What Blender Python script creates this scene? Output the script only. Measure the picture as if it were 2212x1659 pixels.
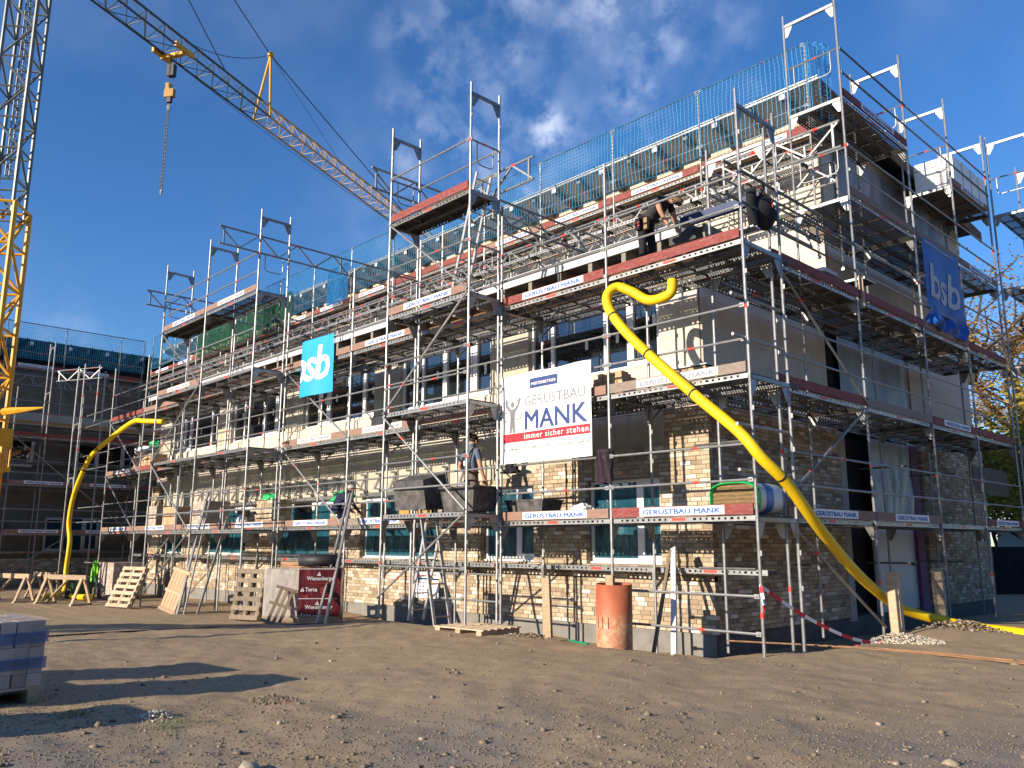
import bpy, math, random
import numpy as np
from mathutils import Vector, Matrix, noise as mnoise
random.seed(7); RNG = np.random.default_rng(7)
for o in list(bpy.data.objects): bpy.data.objects.remove(o)
S = bpy.context.scene; COL = S.collection
# ---------------------------------------------------------------- camera
CAM = Vector((6.0175, -10.3768, 1.6196)); YAW, PITCH, ROLL = map(math.radians, (-46.3505, 10.870, 0.102))
fw = Vector((math.sin(YAW)*math.cos(PITCH), math.cos(YAW)*math.cos(PITCH), math.sin(PITCH)))
rt = Vector((math.cos(YAW), -math.sin(YAW), 0)); up = rt.cross(fw)
r2 = math.cos(ROLL)*rt + math.sin(ROLL)*up; u2 = -math.sin(ROLL)*rt + math.cos(ROLL)*up
cd = bpy.data.cameras.new('camera'); cam = bpy.data.objects.new('camera', cd); COL.objects.link(cam)
cam.matrix_world = Matrix(((r2.x, u2.x, -fw.x, CAM.x), (r2.y, u2.y, -fw.y, CAM.y), (r2.z, u2.z, -fw.z, CAM.z), (0, 0, 0, 1)))
cd.sensor_width = 36; cd.lens = 36*1798.5/2212; cd.clip_start = .05; cd.clip_end = 3000
S.camera = cam; S.render.resolution_x = 1024; S.render.resolution_y = 768
# ---------------------------------------------------------------- sun and sky
SUN_EL, SUN_AZ = math.radians(16.3), math.radians(9.0)     # light travels towards +y, slightly +x
ld = Vector((math.sin(SUN_AZ)*math.cos(SUN_EL), math.cos(SUN_AZ)*math.cos(SUN_EL), -math.sin(SUN_EL)))
sd = bpy.data.lights.new('sun', 'SUN'); sd.energy = 5.0; sd.angle = math.radians(.5); sd.color = (1, .86, .68)
sun = bpy.data.objects.new('sun', sd); COL.objects.link(sun); sun.location = (-10, -40, 30)
sun.rotation_euler = ld.to_track_quat('-Z', 'Y').to_euler()
W = bpy.data.worlds.new('World'); S.world = W; W.use_nodes = True
nt = W.node_tree; N = nt.nodes; L = nt.links; N.clear()
out = N.new('ShaderNodeOutputWorld'); bg = N.new('ShaderNodeBackground'); bg.inputs[1].default_value = .10
sky = N.new('ShaderNodeTexSky'); sky.sky_type = 'NISHITA'; sky.sun_disc = False
sky.sun_elevation = SUN_EL; sky.sun_rotation = math.radians(180+9); sky.altitude = 0; sky.air_density = 1.0; sky.dust_density = .15; sky.ozone_density = 3.5
tc = N.new('ShaderNodeTexCoord'); sep = N.new('ShaderNodeSeparateXYZ'); L.new(tc.outputs['Generated'], sep.inputs[0])
def wm(op, a, b=None, c=None):
    n = N.new('ShaderNodeMath'); n.operation = op
    for i, v in enumerate((a, b, c)):
        if v is None: continue
        if isinstance(v, (int, float)): n.inputs[i].default_value = v
        else: L.new(v, n.inputs[i])
    return n.outputs[0]
def wnoise(scale, detail, rough, off, src=None):
    n = N.new('ShaderNodeTexNoise'); n.inputs['Scale'].default_value = scale; n.inputs['Detail'].default_value = detail; n.inputs['Roughness'].default_value = rough
    mp = N.new('ShaderNodeMapping'); mp.inputs['Location'].default_value = off; L.new(src or tc.outputs['Generated'], mp.inputs[0]); L.new(mp.outputs[0], n.inputs[0]); return n.outputs[0]
def wramp(v, a, b):
    m = N.new('ShaderNodeMapRange'); m.interpolation_type = 'SMOOTHSTEP'; m.inputs[1].default_value = a; m.inputs[2].default_value = b; L.new(v, m.inputs[0]); return m.outputs[0]
def wdot(v):
    n = N.new('ShaderNodeVectorMath'); n.operation = 'DOT_PRODUCT'; L.new(tc.outputs['Generated'], n.inputs[0]); n.inputs[1].default_value = v; return n.outputs['Value']
# small rounded clouds, drifting in one loose bank that climbs up the sky, and others elsewhere
wob = N.new('ShaderNodeTexNoise'); wob.inputs['Scale'].default_value = 16; wob.inputs['Detail'].default_value = 3; L.new(tc.outputs['Generated'], wob.inputs[0])
vad = N.new('ShaderNodeVectorMath'); vad.operation = 'MULTIPLY_ADD'; L.new(wob.outputs['Color'], vad.inputs[0]); vad.inputs[1].default_value = (.07,.07,.07); L.new(tc.outputs['Generated'], vad.inputs[2])
vor = N.new('ShaderNodeTexVoronoi'); vor.feature = 'SMOOTH_F1'; vor.inputs['Scale'].default_value = 17; vor.inputs['Smoothness'].default_value = .5; L.new(vad.outputs[0], vor.inputs[0])
cell = wramp(vor.outputs['Distance'], .62, .12)
puff = wramp(wnoise(24, 5.0, .6, (3.1, 1.7, 0)), .34, .66); big = wramp(wnoise(7, 3.0, .5, (1.1, 4.7, 2)), .30, .62)
bs, bu, bf = wdot((.690,.724,0)), wdot((.168,-.120,.978)), wdot((-.704,.694,.189))
px_, py_ = wm('DIVIDE', bs, wm('MAXIMUM', bf, .05)), wm('DIVIDE', bu, wm('MAXIMUM', bf, .05))
bankx = wm('MULTIPLY', wramp(px_, -.22, .0), wramp(px_, .34, .12)); bank = wm('MULTIPLY', wm('MULTIPLY', bankx, wramp(py_, .06, .20)), wramp(bf, .02, .2))
bank = wm('MAXIMUM', bank, wm('MULTIPLY', wramp(wnoise(2.0, 2, .5, (8.3, 2.2, 0)), .60, .80), .5))
wisp = wm('MULTIPLY', wramp(wnoise(3.2, 4, .6, (0.4, 5.0, 0)), .45, .85), .10)
cl = wm('ADD', wm('MULTIPLY', wm('MULTIPLY', wm('MULTIPLY', puff, wm('ADD', wm('MULTIPLY', cell, .85), .25)), wm('MULTIPLY', bank, wm('ADD', wm('MULTIPLY', big, .75), .25))), .62), wisp)
low = wramp(sep.outputs[2], .03, .22); cl = wm('MULTIPLY', cl, low)
mix = N.new('ShaderNodeMixRGB'); L.new(cl, mix.inputs[0])
hs = N.new('ShaderNodeHueSaturation'); hs.inputs['Saturation'].default_value = 1.16; hs.inputs['Value'].default_value = 1.0; L.new(sky.outputs[0], hs.inputs['Color'])
tint = N.new('ShaderNodeMixRGB'); tint.blend_type = 'MULTIPLY'; tint.inputs[0].default_value = 1; tint.inputs[2].default_value = (.88,.98,1.18,1); L.new(hs.outputs[0], tint.inputs[1]); L.new(tint.outputs[0], mix.inputs[1]); mix.inputs[2].default_value = (7.2, 7.8, 9.2, 1)
L.new(mix.outputs[0], bg.inputs[0]); L.new(bg.outputs[0], out.inputs[0])
S.view_settings.view_transform = 'Standard'; S.view_settings.look = 'None'; S.view_settings.exposure = 0.66; S.view_settings.gamma = 1
S.render.engine = 'CYCLES'
S.cycles.transparent_max_bounces = 24; S.cycles.max_bounces = 6; S.cycles.diffuse_bounces = 2
# ---------------------------------------------------------------- helpers
class MB:
    def __init__(s): s.v = []; s.f = []; s.m = []
    def add(s, vs, fs, m=0):
        b = len(s.v); s.v += [tuple(x) for x in vs]; s.f += [tuple(b+i for i in f) for f in fs]; s.m += [m]*len(fs); return s
    def box(s, x0, x1, y0, y1, z0, z1, m=0):
        return s.add([(x0,y0,z0),(x1,y0,z0),(x1,y1,z0),(x0,y1,z0),(x0,y0,z1),(x1,y0,z1),(x1,y1,z1),(x0,y1,z1)],
                     [(0,3,2,1),(4,5,6,7),(0,1,5,4),(1,2,6,5),(2,3,7,6),(3,0,4,7)], m)
    def beam(s, p0, p1, w, h, m=0, upv=(0,0,1)):
        p0, p1 = Vector(p0), Vector(p1); d = (p1-p0).normalized(); u = Vector(upv)
        if abs(d.dot(u)) > .97: u = Vector((0,1,0))
        a = d.cross(u).normalized()*w/2; b = a.cross(d).normalized()*h/2
        vs = [p+x*a+y*b for p in (p0,p1) for x,y in ((-1,-1),(1,-1),(1,1),(-1,1))]
        return s.add(vs, [(0,1,2,3),(7,6,5,4),(0,4,5,1),(1,5,6,2),(2,6,7,3),(3,7,4,0)], m)
    def tube(s, p0, p1, r, n=8, m=0, r1=None): return s.path([p0, p1], r, n, m, r1)
    def path(s, pts, r, n=8, m=0, r1=None, cap=True, radii=None):
        pts = [Vector(p) for p in pts]; k = len(pts); vs = []; a = None
        for i, p in enumerate(pts):
            d = (pts[min(i+1,k-1)]-pts[max(i-1,0)]).normalized()
            if a is None: a = d.cross(Vector((0,0,1)) if abs(d.z) < .95 else Vector((1,0,0))).normalized()
            else: a = (a-d*a.dot(d)).normalized()
            b = d.cross(a); rr = radii[i] if radii else (r if r1 is None else r+(r1-r)*i/(k-1))
            vs += [p+rr*(math.cos(t)*a+math.sin(t)*b) for t in [2*math.pi*j/n for j in range(n)]]
        fs = [(i*n+j, i*n+(j+1)%n, (i+1)*n+(j+1)%n, (i+1)*n+j) for i in range(k-1) for j in range(n)]
        if cap: fs += [tuple(reversed(range(n))), tuple((k-1)*n+j for j in range(n))]
        return s.add(vs, fs, m)
    def grid(s, fn, nu, nv, m=0):
        return s.add([fn(i/nu, j/nv) for i in range(nu+1) for j in range(nv+1)],
                     [(i*(nv+1)+j, (i+1)*(nv+1)+j, (i+1)*(nv+1)+j+1, i*(nv+1)+j+1) for i in range(nu) for j in range(nv)], m)
    def mesh(s, name, mats, smooth=False):
        me = bpy.data.meshes.new(name); me.from_pydata(s.v, [], s.f)
        for mt in (mats if isinstance(mats, (list, tuple)) else [mats]): me.materials.append(mt)
        if any(s.m): me.polygons.foreach_set('material_index', s.m)
        if smooth: me.polygons.foreach_set('use_smooth', [True]*len(s.f))
        me.update(); return me
WL = {}
def link(name, data, parent, loc, rz, local):
    o = bpy.data.objects.new(name, data); COL.objects.link(o)
    if parent is None: o.location = loc; WL[o] = Vector(loc)
    else:
        o.parent = parent
        o.location = loc if local else Vector(loc)-WL[parent]
        WL[o] = WL[parent]+o.location
    o.rotation_euler = (0, 0, rz) if not isinstance(rz, (tuple, list)) else rz
    return o
def part(name, me, parent, loc=(0,0,0), rz=0, local=False, label=None, kind=None):
    o = link(name, me, parent, loc, rz, local)
    if label: o['label'] = label
    if kind: o['kind'] = kind
    return o
def tag(o, label, cat, group=None, kind=None):
    o['label'] = label; o['category'] = cat
    if group: o['group'] = group
    if kind: o['kind'] = kind
    return o
def thing(name, label, cat, loc=(0,0,0), group=None, me=None, rz=0): return tag(link(name, me, None, loc, rz, False), label, cat, group)
def structure(name, me, loc=(0,0,0)): o = link(name, me, None, loc, 0, False); o['kind'] = 'structure'; return o
# ---------------------------------------------------------------- materials
class NT:
    def __init__(s, name):
        s.mat = bpy.data.materials.new(name); s.mat.use_nodes = True; s.t = s.mat.node_tree; s.N = s.t.nodes; s.L = s.t.links
        s.b = s.N['Principled BSDF']; s.out = s.N['Material Output']; s.tc = s.N.new('ShaderNodeTexCoord')
    def math(s, op, a, b=None):
        n = s.N.new('ShaderNodeMath'); n.operation = op
        for i, v in enumerate((a, b)):
            if v is None: continue
            if isinstance(v, (int, float)): n.inputs[i].default_value = v
            else: s.L.new(v, n.inputs[i])
        return n.outputs[0]
    def noise(s, scale, detail=4, rough=.6, co='Object', stretch=None):
        n = s.N.new('ShaderNodeTexNoise'); n.inputs['Scale'].default_value = scale; n.inputs['Detail'].default_value = detail; n.inputs['Roughness'].default_value = rough
        v = s.tc.outputs[co] if co in ('Object','Generated') else s.N.new('ShaderNodeNewGeometry').outputs['Position']
        if stretch:
            mp = s.N.new('ShaderNodeMapping'); mp.inputs['Scale'].default_value = stretch; s.L.new(v, mp.inputs[0]); v = mp.outputs[0]
        s.L.new(v, n.inputs[0]); return n.outputs[0]
    def rng(s, v, a, b, c=0, d=1):
        n = s.N.new('ShaderNodeMapRange'); n.inputs[1].default_value = a; n.inputs[2].default_value = b; n.inputs[3].default_value = c; n.inputs[4].default_value = d; s.L.new(v, n.inputs[0]); return n.outputs[0]
    def mix(s, f, a, b, mode='MIX'):
        n = s.N.new('ShaderNodeMixRGB'); n.blend_type = mode
        for i, v in enumerate((f, a, b)):
            if isinstance(v, (int, float)): n.inputs[i].default_value = v
            elif isinstance(v, (tuple, list)): n.inputs[i].default_value = (*v[:3], 1)
            else: s.L.new(v, n.inputs[i])
        return n.outputs[0]
    def ramp(s, v, stops, const=False):
        n = s.N.new('ShaderNodeValToRGB'); cr = n.color_ramp
        if const: cr.interpolation = 'CONSTANT'
        while len(cr.elements) < len(stops): cr.elements.new(.5)
        for e, (p, c) in zip(cr.elements, stops): e.position = p; e.color = (*c, 1)
        s.L.new(v, n.inputs[0]); return n.outputs[0]
    def rand(s):
        oi = s.N.new('ShaderNodeObjectInfo'); ge = s.N.new('ShaderNodeNewGeometry')
        return s.math('FRACT', s.math('ADD', oi.outputs['Random'], ge.outputs['Random Per Island']))
    def col(s, c): s.L.new(c, s.b.inputs['Base Color'])
    def bump(s, h, strength=.3, dist=.01):
        n = s.N.new('ShaderNodeBump'); n.inputs['Strength'].default_value = strength; n.inputs['Distance'].default_value = dist; s.L.new(h, n.inputs['Height']); s.L.new(n.outputs[0], s.b.inputs['Normal'])
    def set(s, **k):
        for a, v in k.items(): s.b.inputs[{'rough':'Roughness','metal':'Metallic','spec':'Specular IOR Level','alpha':'Alpha','trans':'Transmission Weight'}[a]].default_value = v
def M(name, c, rough=.7, metal=0, var=.18, scale=6, c2=None, bump=0, bscale=30, rand=0, spec=.4, stretch=None, co='Object', th=(.3,.7)):
    n = NT(name); f = n.rng(n.noise(scale, 5, .65, co, stretch), th[0], th[1])
    a = tuple(x*(1-var) for x in c); b = tuple(min(1, x*(1+var)) for x in c) if c2 is None else c2
    cc = n.mix(f, a, b)
    if rand:
        r = n.rng(n.rand(), 0, 1, 1-rand, 1+rand); cc = n.mix(1.0, cc, r, 'MULTIPLY')
    n.col(cc); n.set(rough=rough, metal=metal, spec=spec)
    if bump: n.bump(n.noise(bscale, 5, .6, co, stretch), bump, .01)
    return n.mat
STEEL = M('galvanised steel', (.27,.275,.28), .45, .55, .25, 9, rand=.15)
STEELD = M('weathered galvanised steel', (.16,.16,.155), .55, .5, .3, 9, rand=.15)
ALU = M('aluminium profile', (.45,.45,.44), .4, .5, .15, 7, rand=.1)
REDM = M('red plastic marker', (.75,.055,.03), .5, 0, .1)
def toe_mat(name, c, c2):
    n = NT(name); f = n.rng(n.noise(5, 6, .7, 'Pos', (1,1,4)), .42, .68); g = n.rng(n.noise(22, 5, .7, 'Pos', (.5,.5,3)), .5, .75)
    n.col(n.mix(n.math('MULTIPLY', g, .55), n.mix(f, c, tuple(x*.72 for x in c)), c2)); n.set(rough=.75); n.bump(g, .3, .004); return n.mat
TOERED = toe_mat('worn red toe board paint', (.22,.035,.03), (.42,.30,.26))
TOEBRN = toe_mat('weathered brown toe board wood', (.27,.16,.12), (.36,.24,.20))
TOEGRY = toe_mat('grey weathered toe board wood', (.24,.19,.155), (.37,.31,.27))
PLATE = M('white name plate', (.80,.80,.78), .5, 0, .06, 5)
PLATEW = toe_mat('worn white name plate', (.70,.66,.62), (.38,.28,.23))
BLUE = M('blue lettering', (.015,.10,.42), .5, 0, .08)
BLUEF = M('faded blue lettering', (.10,.18,.42), .6, 0, .3, 40, c2=(.45,.42,.45))
def perf():
    n = NT('perforated steel plate'); mp = n.N.new('ShaderNodeVectorMath'); mp.operation = 'MULTIPLY'; mp.inputs[1].default_value = (22, 22, 0); n.L.new(n.tc.outputs['Object'], mp.inputs[0])
    fr = n.N.new('ShaderNodeVectorMath'); fr.operation = 'FRACTION'; n.L.new(mp.outputs[0], fr.inputs[0])
    sb = n.N.new('ShaderNodeVectorMath'); sb.operation = 'SUBTRACT'; sb.inputs[1].default_value = (.5,.5,0); n.L.new(fr.outputs[0], sb.inputs[0])
    ln = n.N.new('ShaderNodeVectorMath'); ln.operation = 'LENGTH'; n.L.new(sb.outputs[0], ln.inputs[0])
    hole = n.math('LESS_THAN', ln.outputs['Value'], .27)
    n.col(n.mix(n.rng(n.noise(6,4,.6,'Pos'), .35, .7), (.075,.068,.058), (.15,.135,.115))); n.set(rough=.7, metal=.1)
    tr = n.N.new('ShaderNodeBsdfTransparent'); mx = n.N.new('ShaderNodeMixShader'); n.L.new(hole, mx.inputs[0]); n.L.new(n.b.outputs[0], mx.inputs[1]); n.L.new(tr.outputs[0], mx.inputs[2]); n.L.new(mx.outputs[0], n.out.inputs[0]); return n.mat
PERF = perf()
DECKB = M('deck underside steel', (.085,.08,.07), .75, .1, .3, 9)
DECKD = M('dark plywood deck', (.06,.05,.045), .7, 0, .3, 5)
def brick_mat(name, stops):
    n = NT(name); r = n.rand(); base = n.ramp(r, stops)
    sp = n.rng(n.noise(16, 5, .7, 'Pos'), .45, .72); base = n.mix(n.math('MULTIPLY', sp, .38), base, (.56,.48,.37))
    dk = n.rng(n.noise(38, 4, .7, 'Pos'), .56, .70); base = n.mix(n.math('MULTIPLY', dk, .55), base, (.17,.13,.09))
    n.col(base); n.set(rough=.85, spec=.25); n.bump(n.noise(60, 5, .7, 'Pos'), .45, .006); return n.mat
BRICK = brick_mat('buff clinker brick', [(0,(.27,.19,.12)),(.16,(.46,.36,.24)),(.32,(.20,.15,.105)),(.46,(.56,.46,.33)),(.6,(.36,.28,.19)),(.74,(.74,.68,.58)),(.86,(.25,.18,.115)),(1,(.50,.37,.24))])
BRICKR = brick_mat('fresh orange buff brick', [(0,(.50,.30,.16)),(.3,(.56,.37,.22)),(.6,(.47,.27,.14)),(.8,(.60,.44,.29)),(1,(.42,.21,.11))])
BRICKG = brick_mat('grey rose brick', [(0,(.38,.29,.24)),(.3,(.47,.38,.32)),(.6,(.33,.25,.205)),(.8,(.55,.46,.39)),(1,(.42,.31,.25))])
MORTAR = M('mortar', (.20,.175,.145), .9, 0, .15, 12, bump=.3, bscale=80)
BLOCK = M('pale limestone block', (.62,.545,.45), .85, 0, .10, 3, bump=.2, bscale=40, rand=.05, co='Pos')
BLOCKJ = M('block joint', (.42,.37,.31), .9, 0, .1)
CONC = M('board marked concrete', (.44,.40,.32), .85, 0, .16, 2.2, bump=.25, bscale=14, stretch=(6,6,.7), co='Pos')
CONCD = M('dark grey concrete band', (.40,.365,.30), .85, 0, .14, 3, bump=.2, co='Pos')
PLINTH = M('dark sealing plinth', (.09,.088,.085), .8, 0, .25, 4, co='Pos')
SOIL_BASE = M('grey concrete plinth', (.20,.19,.175), .9, 0, .2, 4, co='Pos')
WHITEP = M('white window frame', (.80,.80,.80), .35, 0, .03, spec=.5)
FASCIA = M('white eave board', (.52,.53,.55), .5, 0, .05, 2, co='Pos')
def glass():
    n = NT('window glass'); n.b.inputs['Base Color'].default_value = (.012,.014,.016,1); n.set(rough=.02, spec=.9); n.b.inputs['IOR'].default_value = 1.75
    n.bump(n.noise(.8, 1, .5, 'Pos'), .05, .03); return n.mat
GLASS = glass()
def film(name, c, a, rough=.25):
    n = NT(name); n.col(n.mix(n.rng(n.noise(3,4,.6,'Pos',(1,1,.5)), .35,.65), c, tuple(min(1,x*1.5) for x in c))); n.set(rough=rough, spec=.6)
    n.bump(n.noise(5, 4, .6, 'Pos', (1.5,1.5,.4)), .6, .05)
    tr = n.N.new('ShaderNodeBsdfTransparent'); tr.inputs[0].default_value = (*[min(1,x*1.6+.3) for x in c],1); mx = n.N.new('ShaderNodeMixShader'); mx.inputs[0].default_value = a
    n.L.new(n.b.outputs[0], mx.inputs[1]); n.L.new(tr.outputs[0], mx.inputs[2]); n.L.new(mx.outputs[0], n.out.inputs[0]); return n.mat
BFILM = film('blue window film', (.018,.105,.15), .5, .2)
CFILM = film('clear wrapping film', (.58,.59,.62), .93, .15)
MFILM = film('milky wrapping film', (.60,.57,.52), .5, .25)
GREYFILM = film('grey milky sheet', (.27,.285,.31), .15, .35)
GREENB = film('green plastic bag', (.02,.42,.13), .12, .3)
WBAG = film('white plastic bag', (.72,.74,.76), .15, .35)
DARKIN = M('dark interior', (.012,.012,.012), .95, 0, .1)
WOOD = M('fresh sawn timber', (.48,.37,.25), .75, 0, .2, 5, stretch=(1,1,6), bump=.2, rand=.15)
WOODO = M('weathered timber', (.40,.29,.185), .8, 0, .28, 6, stretch=(2,2,8), bump=.25, rand=.2)
WOODD = M('dark old timber', (.20,.155,.11), .85, 0, .3, 6, stretch=(2,2,8), bump=.3, rand=.2)
OSB = M('orange strand board', (.17,.095,.045), .8, 0, .4, 22, bump=.2, co='Pos')
JOIST = M('grey brown roof timber', (.24,.215,.18), .85, 0, .2, 4, stretch=(1,8,8), co='Pos')
ROOFM = M('dark corrugated roof sheet', (.035,.045,.045), .45, .3, .2, 3)
NETM = M('turquoise safety net', (.02,.25,.50), .7, 0, .15, 3)
NETG = M('green safety mesh', (.012,.11,.06), .8, 0, .2, 3)
YEL = M('yellow ribbed hose plastic', (.76,.51,.006), .55, 0, .08, 4)
CRY = M('crane yellow paint', (.62,.32,.02), .5, 0, .12, 2)
CRO = M('crane faded orange paint', (.52,.33,.12), .55, 0, .15, 2)
CRG = M('crane green grey paint', (.075,.09,.085), .5, .1, .2, 2)
CRM = M('crane mast grey galvanised paint', (.15,.165,.16), .45, .3, .2, 2)
BLACK = M('black rubber plastic', (.022,.022,.024), .55, 0, .3, 8)
CABLE = M('dark cable', (.03,.03,.032), .6)
DCLOTH = M('black cloth', (.016,.015,.018), .95, 0, .3, 12, bump=.4, bscale=9)
WHITEB = M('white banner cloth', (.86,.85,.83), .6, 0, .03, 2)
NAVY = M('navy print', (.025,.055,.19), .6)
GREYP = M('grey print', (.16,.165,.18), .6)
REDP = M('red print', (.72,.015,.03), .6)
SKYB = M('light blue banner cloth', (.015,.33,.66), .55, 0, .06, 2)
DEEPB = M('deep blue banner cloth', (.01,.085,.36), .5, 0, .12, 2)
def terra():
    n = NT('dusty terracotta plastic pipe'); sx = n.N.new('ShaderNodeSeparateXYZ'); n.L.new(n.tc.outputs['Object'], sx.inputs[0])
    base = n.mix(n.rng(n.noise(2.5,5,.6,'Object',(1,1,.4)), .35, .7), (.36,.085,.035), (.47,.16,.075))
    z = n.math('ADD', sx.outputs[2], n.math('MULTIPLY', n.noise(5,5,.7), .35)); d = n.math('MULTIPLY', n.rng(z, .62, .42), n.rng(n.noise(14,5,.7), .38, .62))
    n.col(n.mix(n.math('MULTIPLY', d, .75), base, (.50,.37,.22))); n.set(rough=.6); n.bump(n.noise(9,5,.7), .2, .006); return n.mat
TERRA = terra()
# ---------------------------------------------------------------- text
TXT = {}
def text_geo(s, bold=0.0, shear=0.0, space=1.0):
    k = (s, bold, shear, space)
    if k not in TXT:
        c = bpy.data.curves.new('t', 'FONT'); c.body = s; c.offset = bold; c.shear = shear; c.space_character = space; c.resolution_u = 2
        o = bpy.data.objects.new('t', c); COL.objects.link(o); me = bpy.data.meshes.new_from_object(o.evaluated_get(bpy.context.evaluated_depsgraph_get()))
        v = [(p.co.x, p.co.y) for p in me.vertices]; f = [tuple(p.vertices) for p in me.polygons]
        bpy.data.objects.remove(o); bpy.data.curves.remove(c); bpy.data.meshes.remove(me)
        x0 = min(p[0] for p in v); x1 = max(p[0] for p in v); y0 = min(p[1] for p in v); y1 = max(p[1] for p in v)
        TXT[k] = ([(x-x0, y-y0) for x, y in v], f, x1-x0, y1-y0)
    return TXT[k]
def put_text(mb, s, x, z, w, h, m, fn, bold=0.0, shear=0.0, space=1.0, lo=None, dn=(0,-1,0)):
    """print s into the box x..x+w, z..z+h; fn maps (x, z) on the sheet to a 3-D point; bold thickens the strokes"""
    v, f, tw, th = text_geo(s, 0.0, shear, space); bw = max(0, bold)*h/th; sx = (w-2*bw)/tw; sz = (h-1.2*bw)/th; dn = Vector(dn)*.0005
    for i, (dx, dz) in enumerate(((0,0),(2,0),(1,0),(0,1.2),(2,1.2),(1,1.2)) if bw else ((0,0),)):
        pts = [(x+dx*bw+a*sx, z+dz*bw+b*sz) for a, b in v]
        if lo is not None: pts = [(max(a, lo), b) for a, b in pts]
        mb.add([Vector(fn(a, b))+dn*i for a, b in pts], f, m)
# ---------------------------------------------------------------- ground
def step(a, b, x): t = min(1, max(0, (x-a)/(b-a))); return t*t*(3-2*t)
def zg(x, y):
    z = .16 - .36*step(-6, -17, x)
    z += .05*math.sin(x*.7+y*.3)*math.sin(y*.5-x*.2) * step(-40, -20, -abs(x))
    # bank along the foot of the scaffold falls towards the wall
    e = -.75+.15*math.sin(x*1.3)
    z -= (.30*step(e, e+.75, y)) * step(-13.2, -9.5, x) * (1-step(-2.2, .2, x))
    z -= .22*step(.55, 1.5, y)*step(-2.3, -1.2, x)*(1-step(-.6, .6, x))
    if x > -.5: z += .10*step(2.6, 4.6, y)*step(-.5, .6, x)
    n = mnoise.noise(Vector((x*.9, y*.9, 0)))*.030 + mnoise.noise(Vector((x*3.1, y*3.1, 4)))*.016 + mnoise.noise(Vector((x*9, y*9, 9)))*.008 + mnoise.noise(Vector((x*20, y*20, 3)))*.005
    return z + n
def axis_lines(a, b, d, far, g=1.35):
    c = list(np.arange(a, b+1e-6, d)); s = d
    lo = [a]; 
    while lo[-1] > -far: s *= g; lo.append(lo[-1]-s)
    s = d; hi = [c[-1]]
    while hi[-1] < far: s *= g; hi.append(hi[-1]+s)
    return lo[:0:-1]+c+hi[1:]
gx = axis_lines(-13, 5.5, .055, 900); gy = axis_lines(-9.3, 3.2, .055, 900)
gv = [(x, y, zg(x, y) if abs(x) < 60 and abs(y) < 60 else 0.0) for x in gx for y in gy]
n_ = len(gy); gf = [(i*n_+j, (i+1)*n_+j, (i+1)*n_+j+1, i*n_+j+1) for i in range(len(gx)-1) for j in range(n_-1)]
t = NT('dry packed earth'); a = t.rng(t.noise(.55, 5, .6, 'Pos'), .36, .62); b = t.rng(t.noise(6, 6, .7, 'Pos'), .35, .68); c = t.rng(t.noise(60, 3, .7, 'Pos'), .3, .72)
cc = t.mix(a, (.47,.34,.20), (.37,.275,.17)); cc = t.mix(t.math('MULTIPLY', b, .55), cc, (.54,.405,.25)); c2_ = t.rng(t.noise(26, 5, .8, 'Pos'), .42, .66); c3_ = t.rng(t.noise(120, 2, .6, 'Pos'), .52, .72)
cc = t.mix(t.math('MULTIPLY', c, .5), cc, (.19,.135,.082)); cc = t.mix(t.math('MULTIPLY', c2_, .45), cc, (.25,.18,.115)); cc = t.mix(t.math('MULTIPLY', c3_, .5), cc, (.60,.48,.34))
# grey crushed stone area towards the camera
gr = t.rng(t.noise(.35, 4, .6, 'Pos'), .42, .56); sx = t.N.new('ShaderNodeSeparateXYZ'); ge = t.N.new('ShaderNodeNewGeometry'); t.L.new(ge.outputs['Position'], sx.inputs[0])
dd = t.math('ADD', sx.outputs[0], t.math('MULTIPLY', sx.outputs[1], -1.0)); near = t.rng(dd, 4.2, 7.0)
cc = t.mix(t.math('MULTIPLY', t.math('MULTIPLY', gr, near), .75), cc, t.mix(c, (.16,.145,.125), (.34,.30,.25)))
t.col(cc); t.set(rough=.95, spec=.15); t.bump(t.math('ADD', t.noise(45, 6, .75, 'Pos'), t.noise(140, 3, .7, 'Pos')), .5, .012)
mb = MB(); mb.v = gv; mb.f = gf; mb.m = [0]*len(gf); structure('ground', mb.mesh('ground', t.mat, True))
# loose stones
def stone_shapes(k=8):
    ph = (1+5**.5)/2; base = np.array([(-1,ph,0),(1,ph,0),(-1,-ph,0),(1,-ph,0),(0,-1,ph),(0,1,ph),(0,-1,-ph),(0,1,-ph),(ph,0,-1),(ph,0,1),(-ph,0,-1),(-ph,0,1)])/1.9
    fc = [(0,11,5),(0,5,1),(0,1,7),(0,7,10),(0,10,11),(1,5,9),(5,11,4),(11,10,2),(10,7,6),(7,1,8),(3,9,4),(3,4,2),(3,2,6),(3,6,8),(3,8,9),(4,9,5),(2,4,11),(6,2,10),(8,6,7),(9,8,1)]
    return [base*(1+RNG.uniform(-.32,.32,(12,1)))*np.array([1,RNG.uniform(.6,1),RNG.uniform(.4,.7)]) for _ in range(k)], np.array(fc)
SH, SF = stone_shapes()
def stones(name, pts, sizes, mat_):
    vs = []; fs = []
    for i, (p, s) in enumerate(zip(pts, sizes)):
        a = RNG.uniform(0, 6.28); c_, s_ = math.cos(a), math.sin(a); b = SH[i % 8]*s
        v = np.stack([b[:,0]*c_-b[:,1]*s_, b[:,0]*s_+b[:,1]*c_, b[:,2]], 1)+np.array(p); vs.append(v); fs.append(SF+12*i)
    vs = np.concatenate(vs); fs = np.concatenate(fs); me = bpy.data.meshes.new(name); me.vertices.add(len(vs)); me.vertices.foreach_set('co', vs.ravel())
    me.loops.add(fs.size); me.loops.foreach_set('vertex_index', fs.ravel()); me.polygons.add(len(fs)); me.polygons.foreach_set('loop_start', np.arange(0, fs.size, 3)); me.polygons.foreach_set('loop_total', np.full(len(fs), 3))
    me.materials.append(mat_); me.update(calc_edges=True); return me
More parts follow.
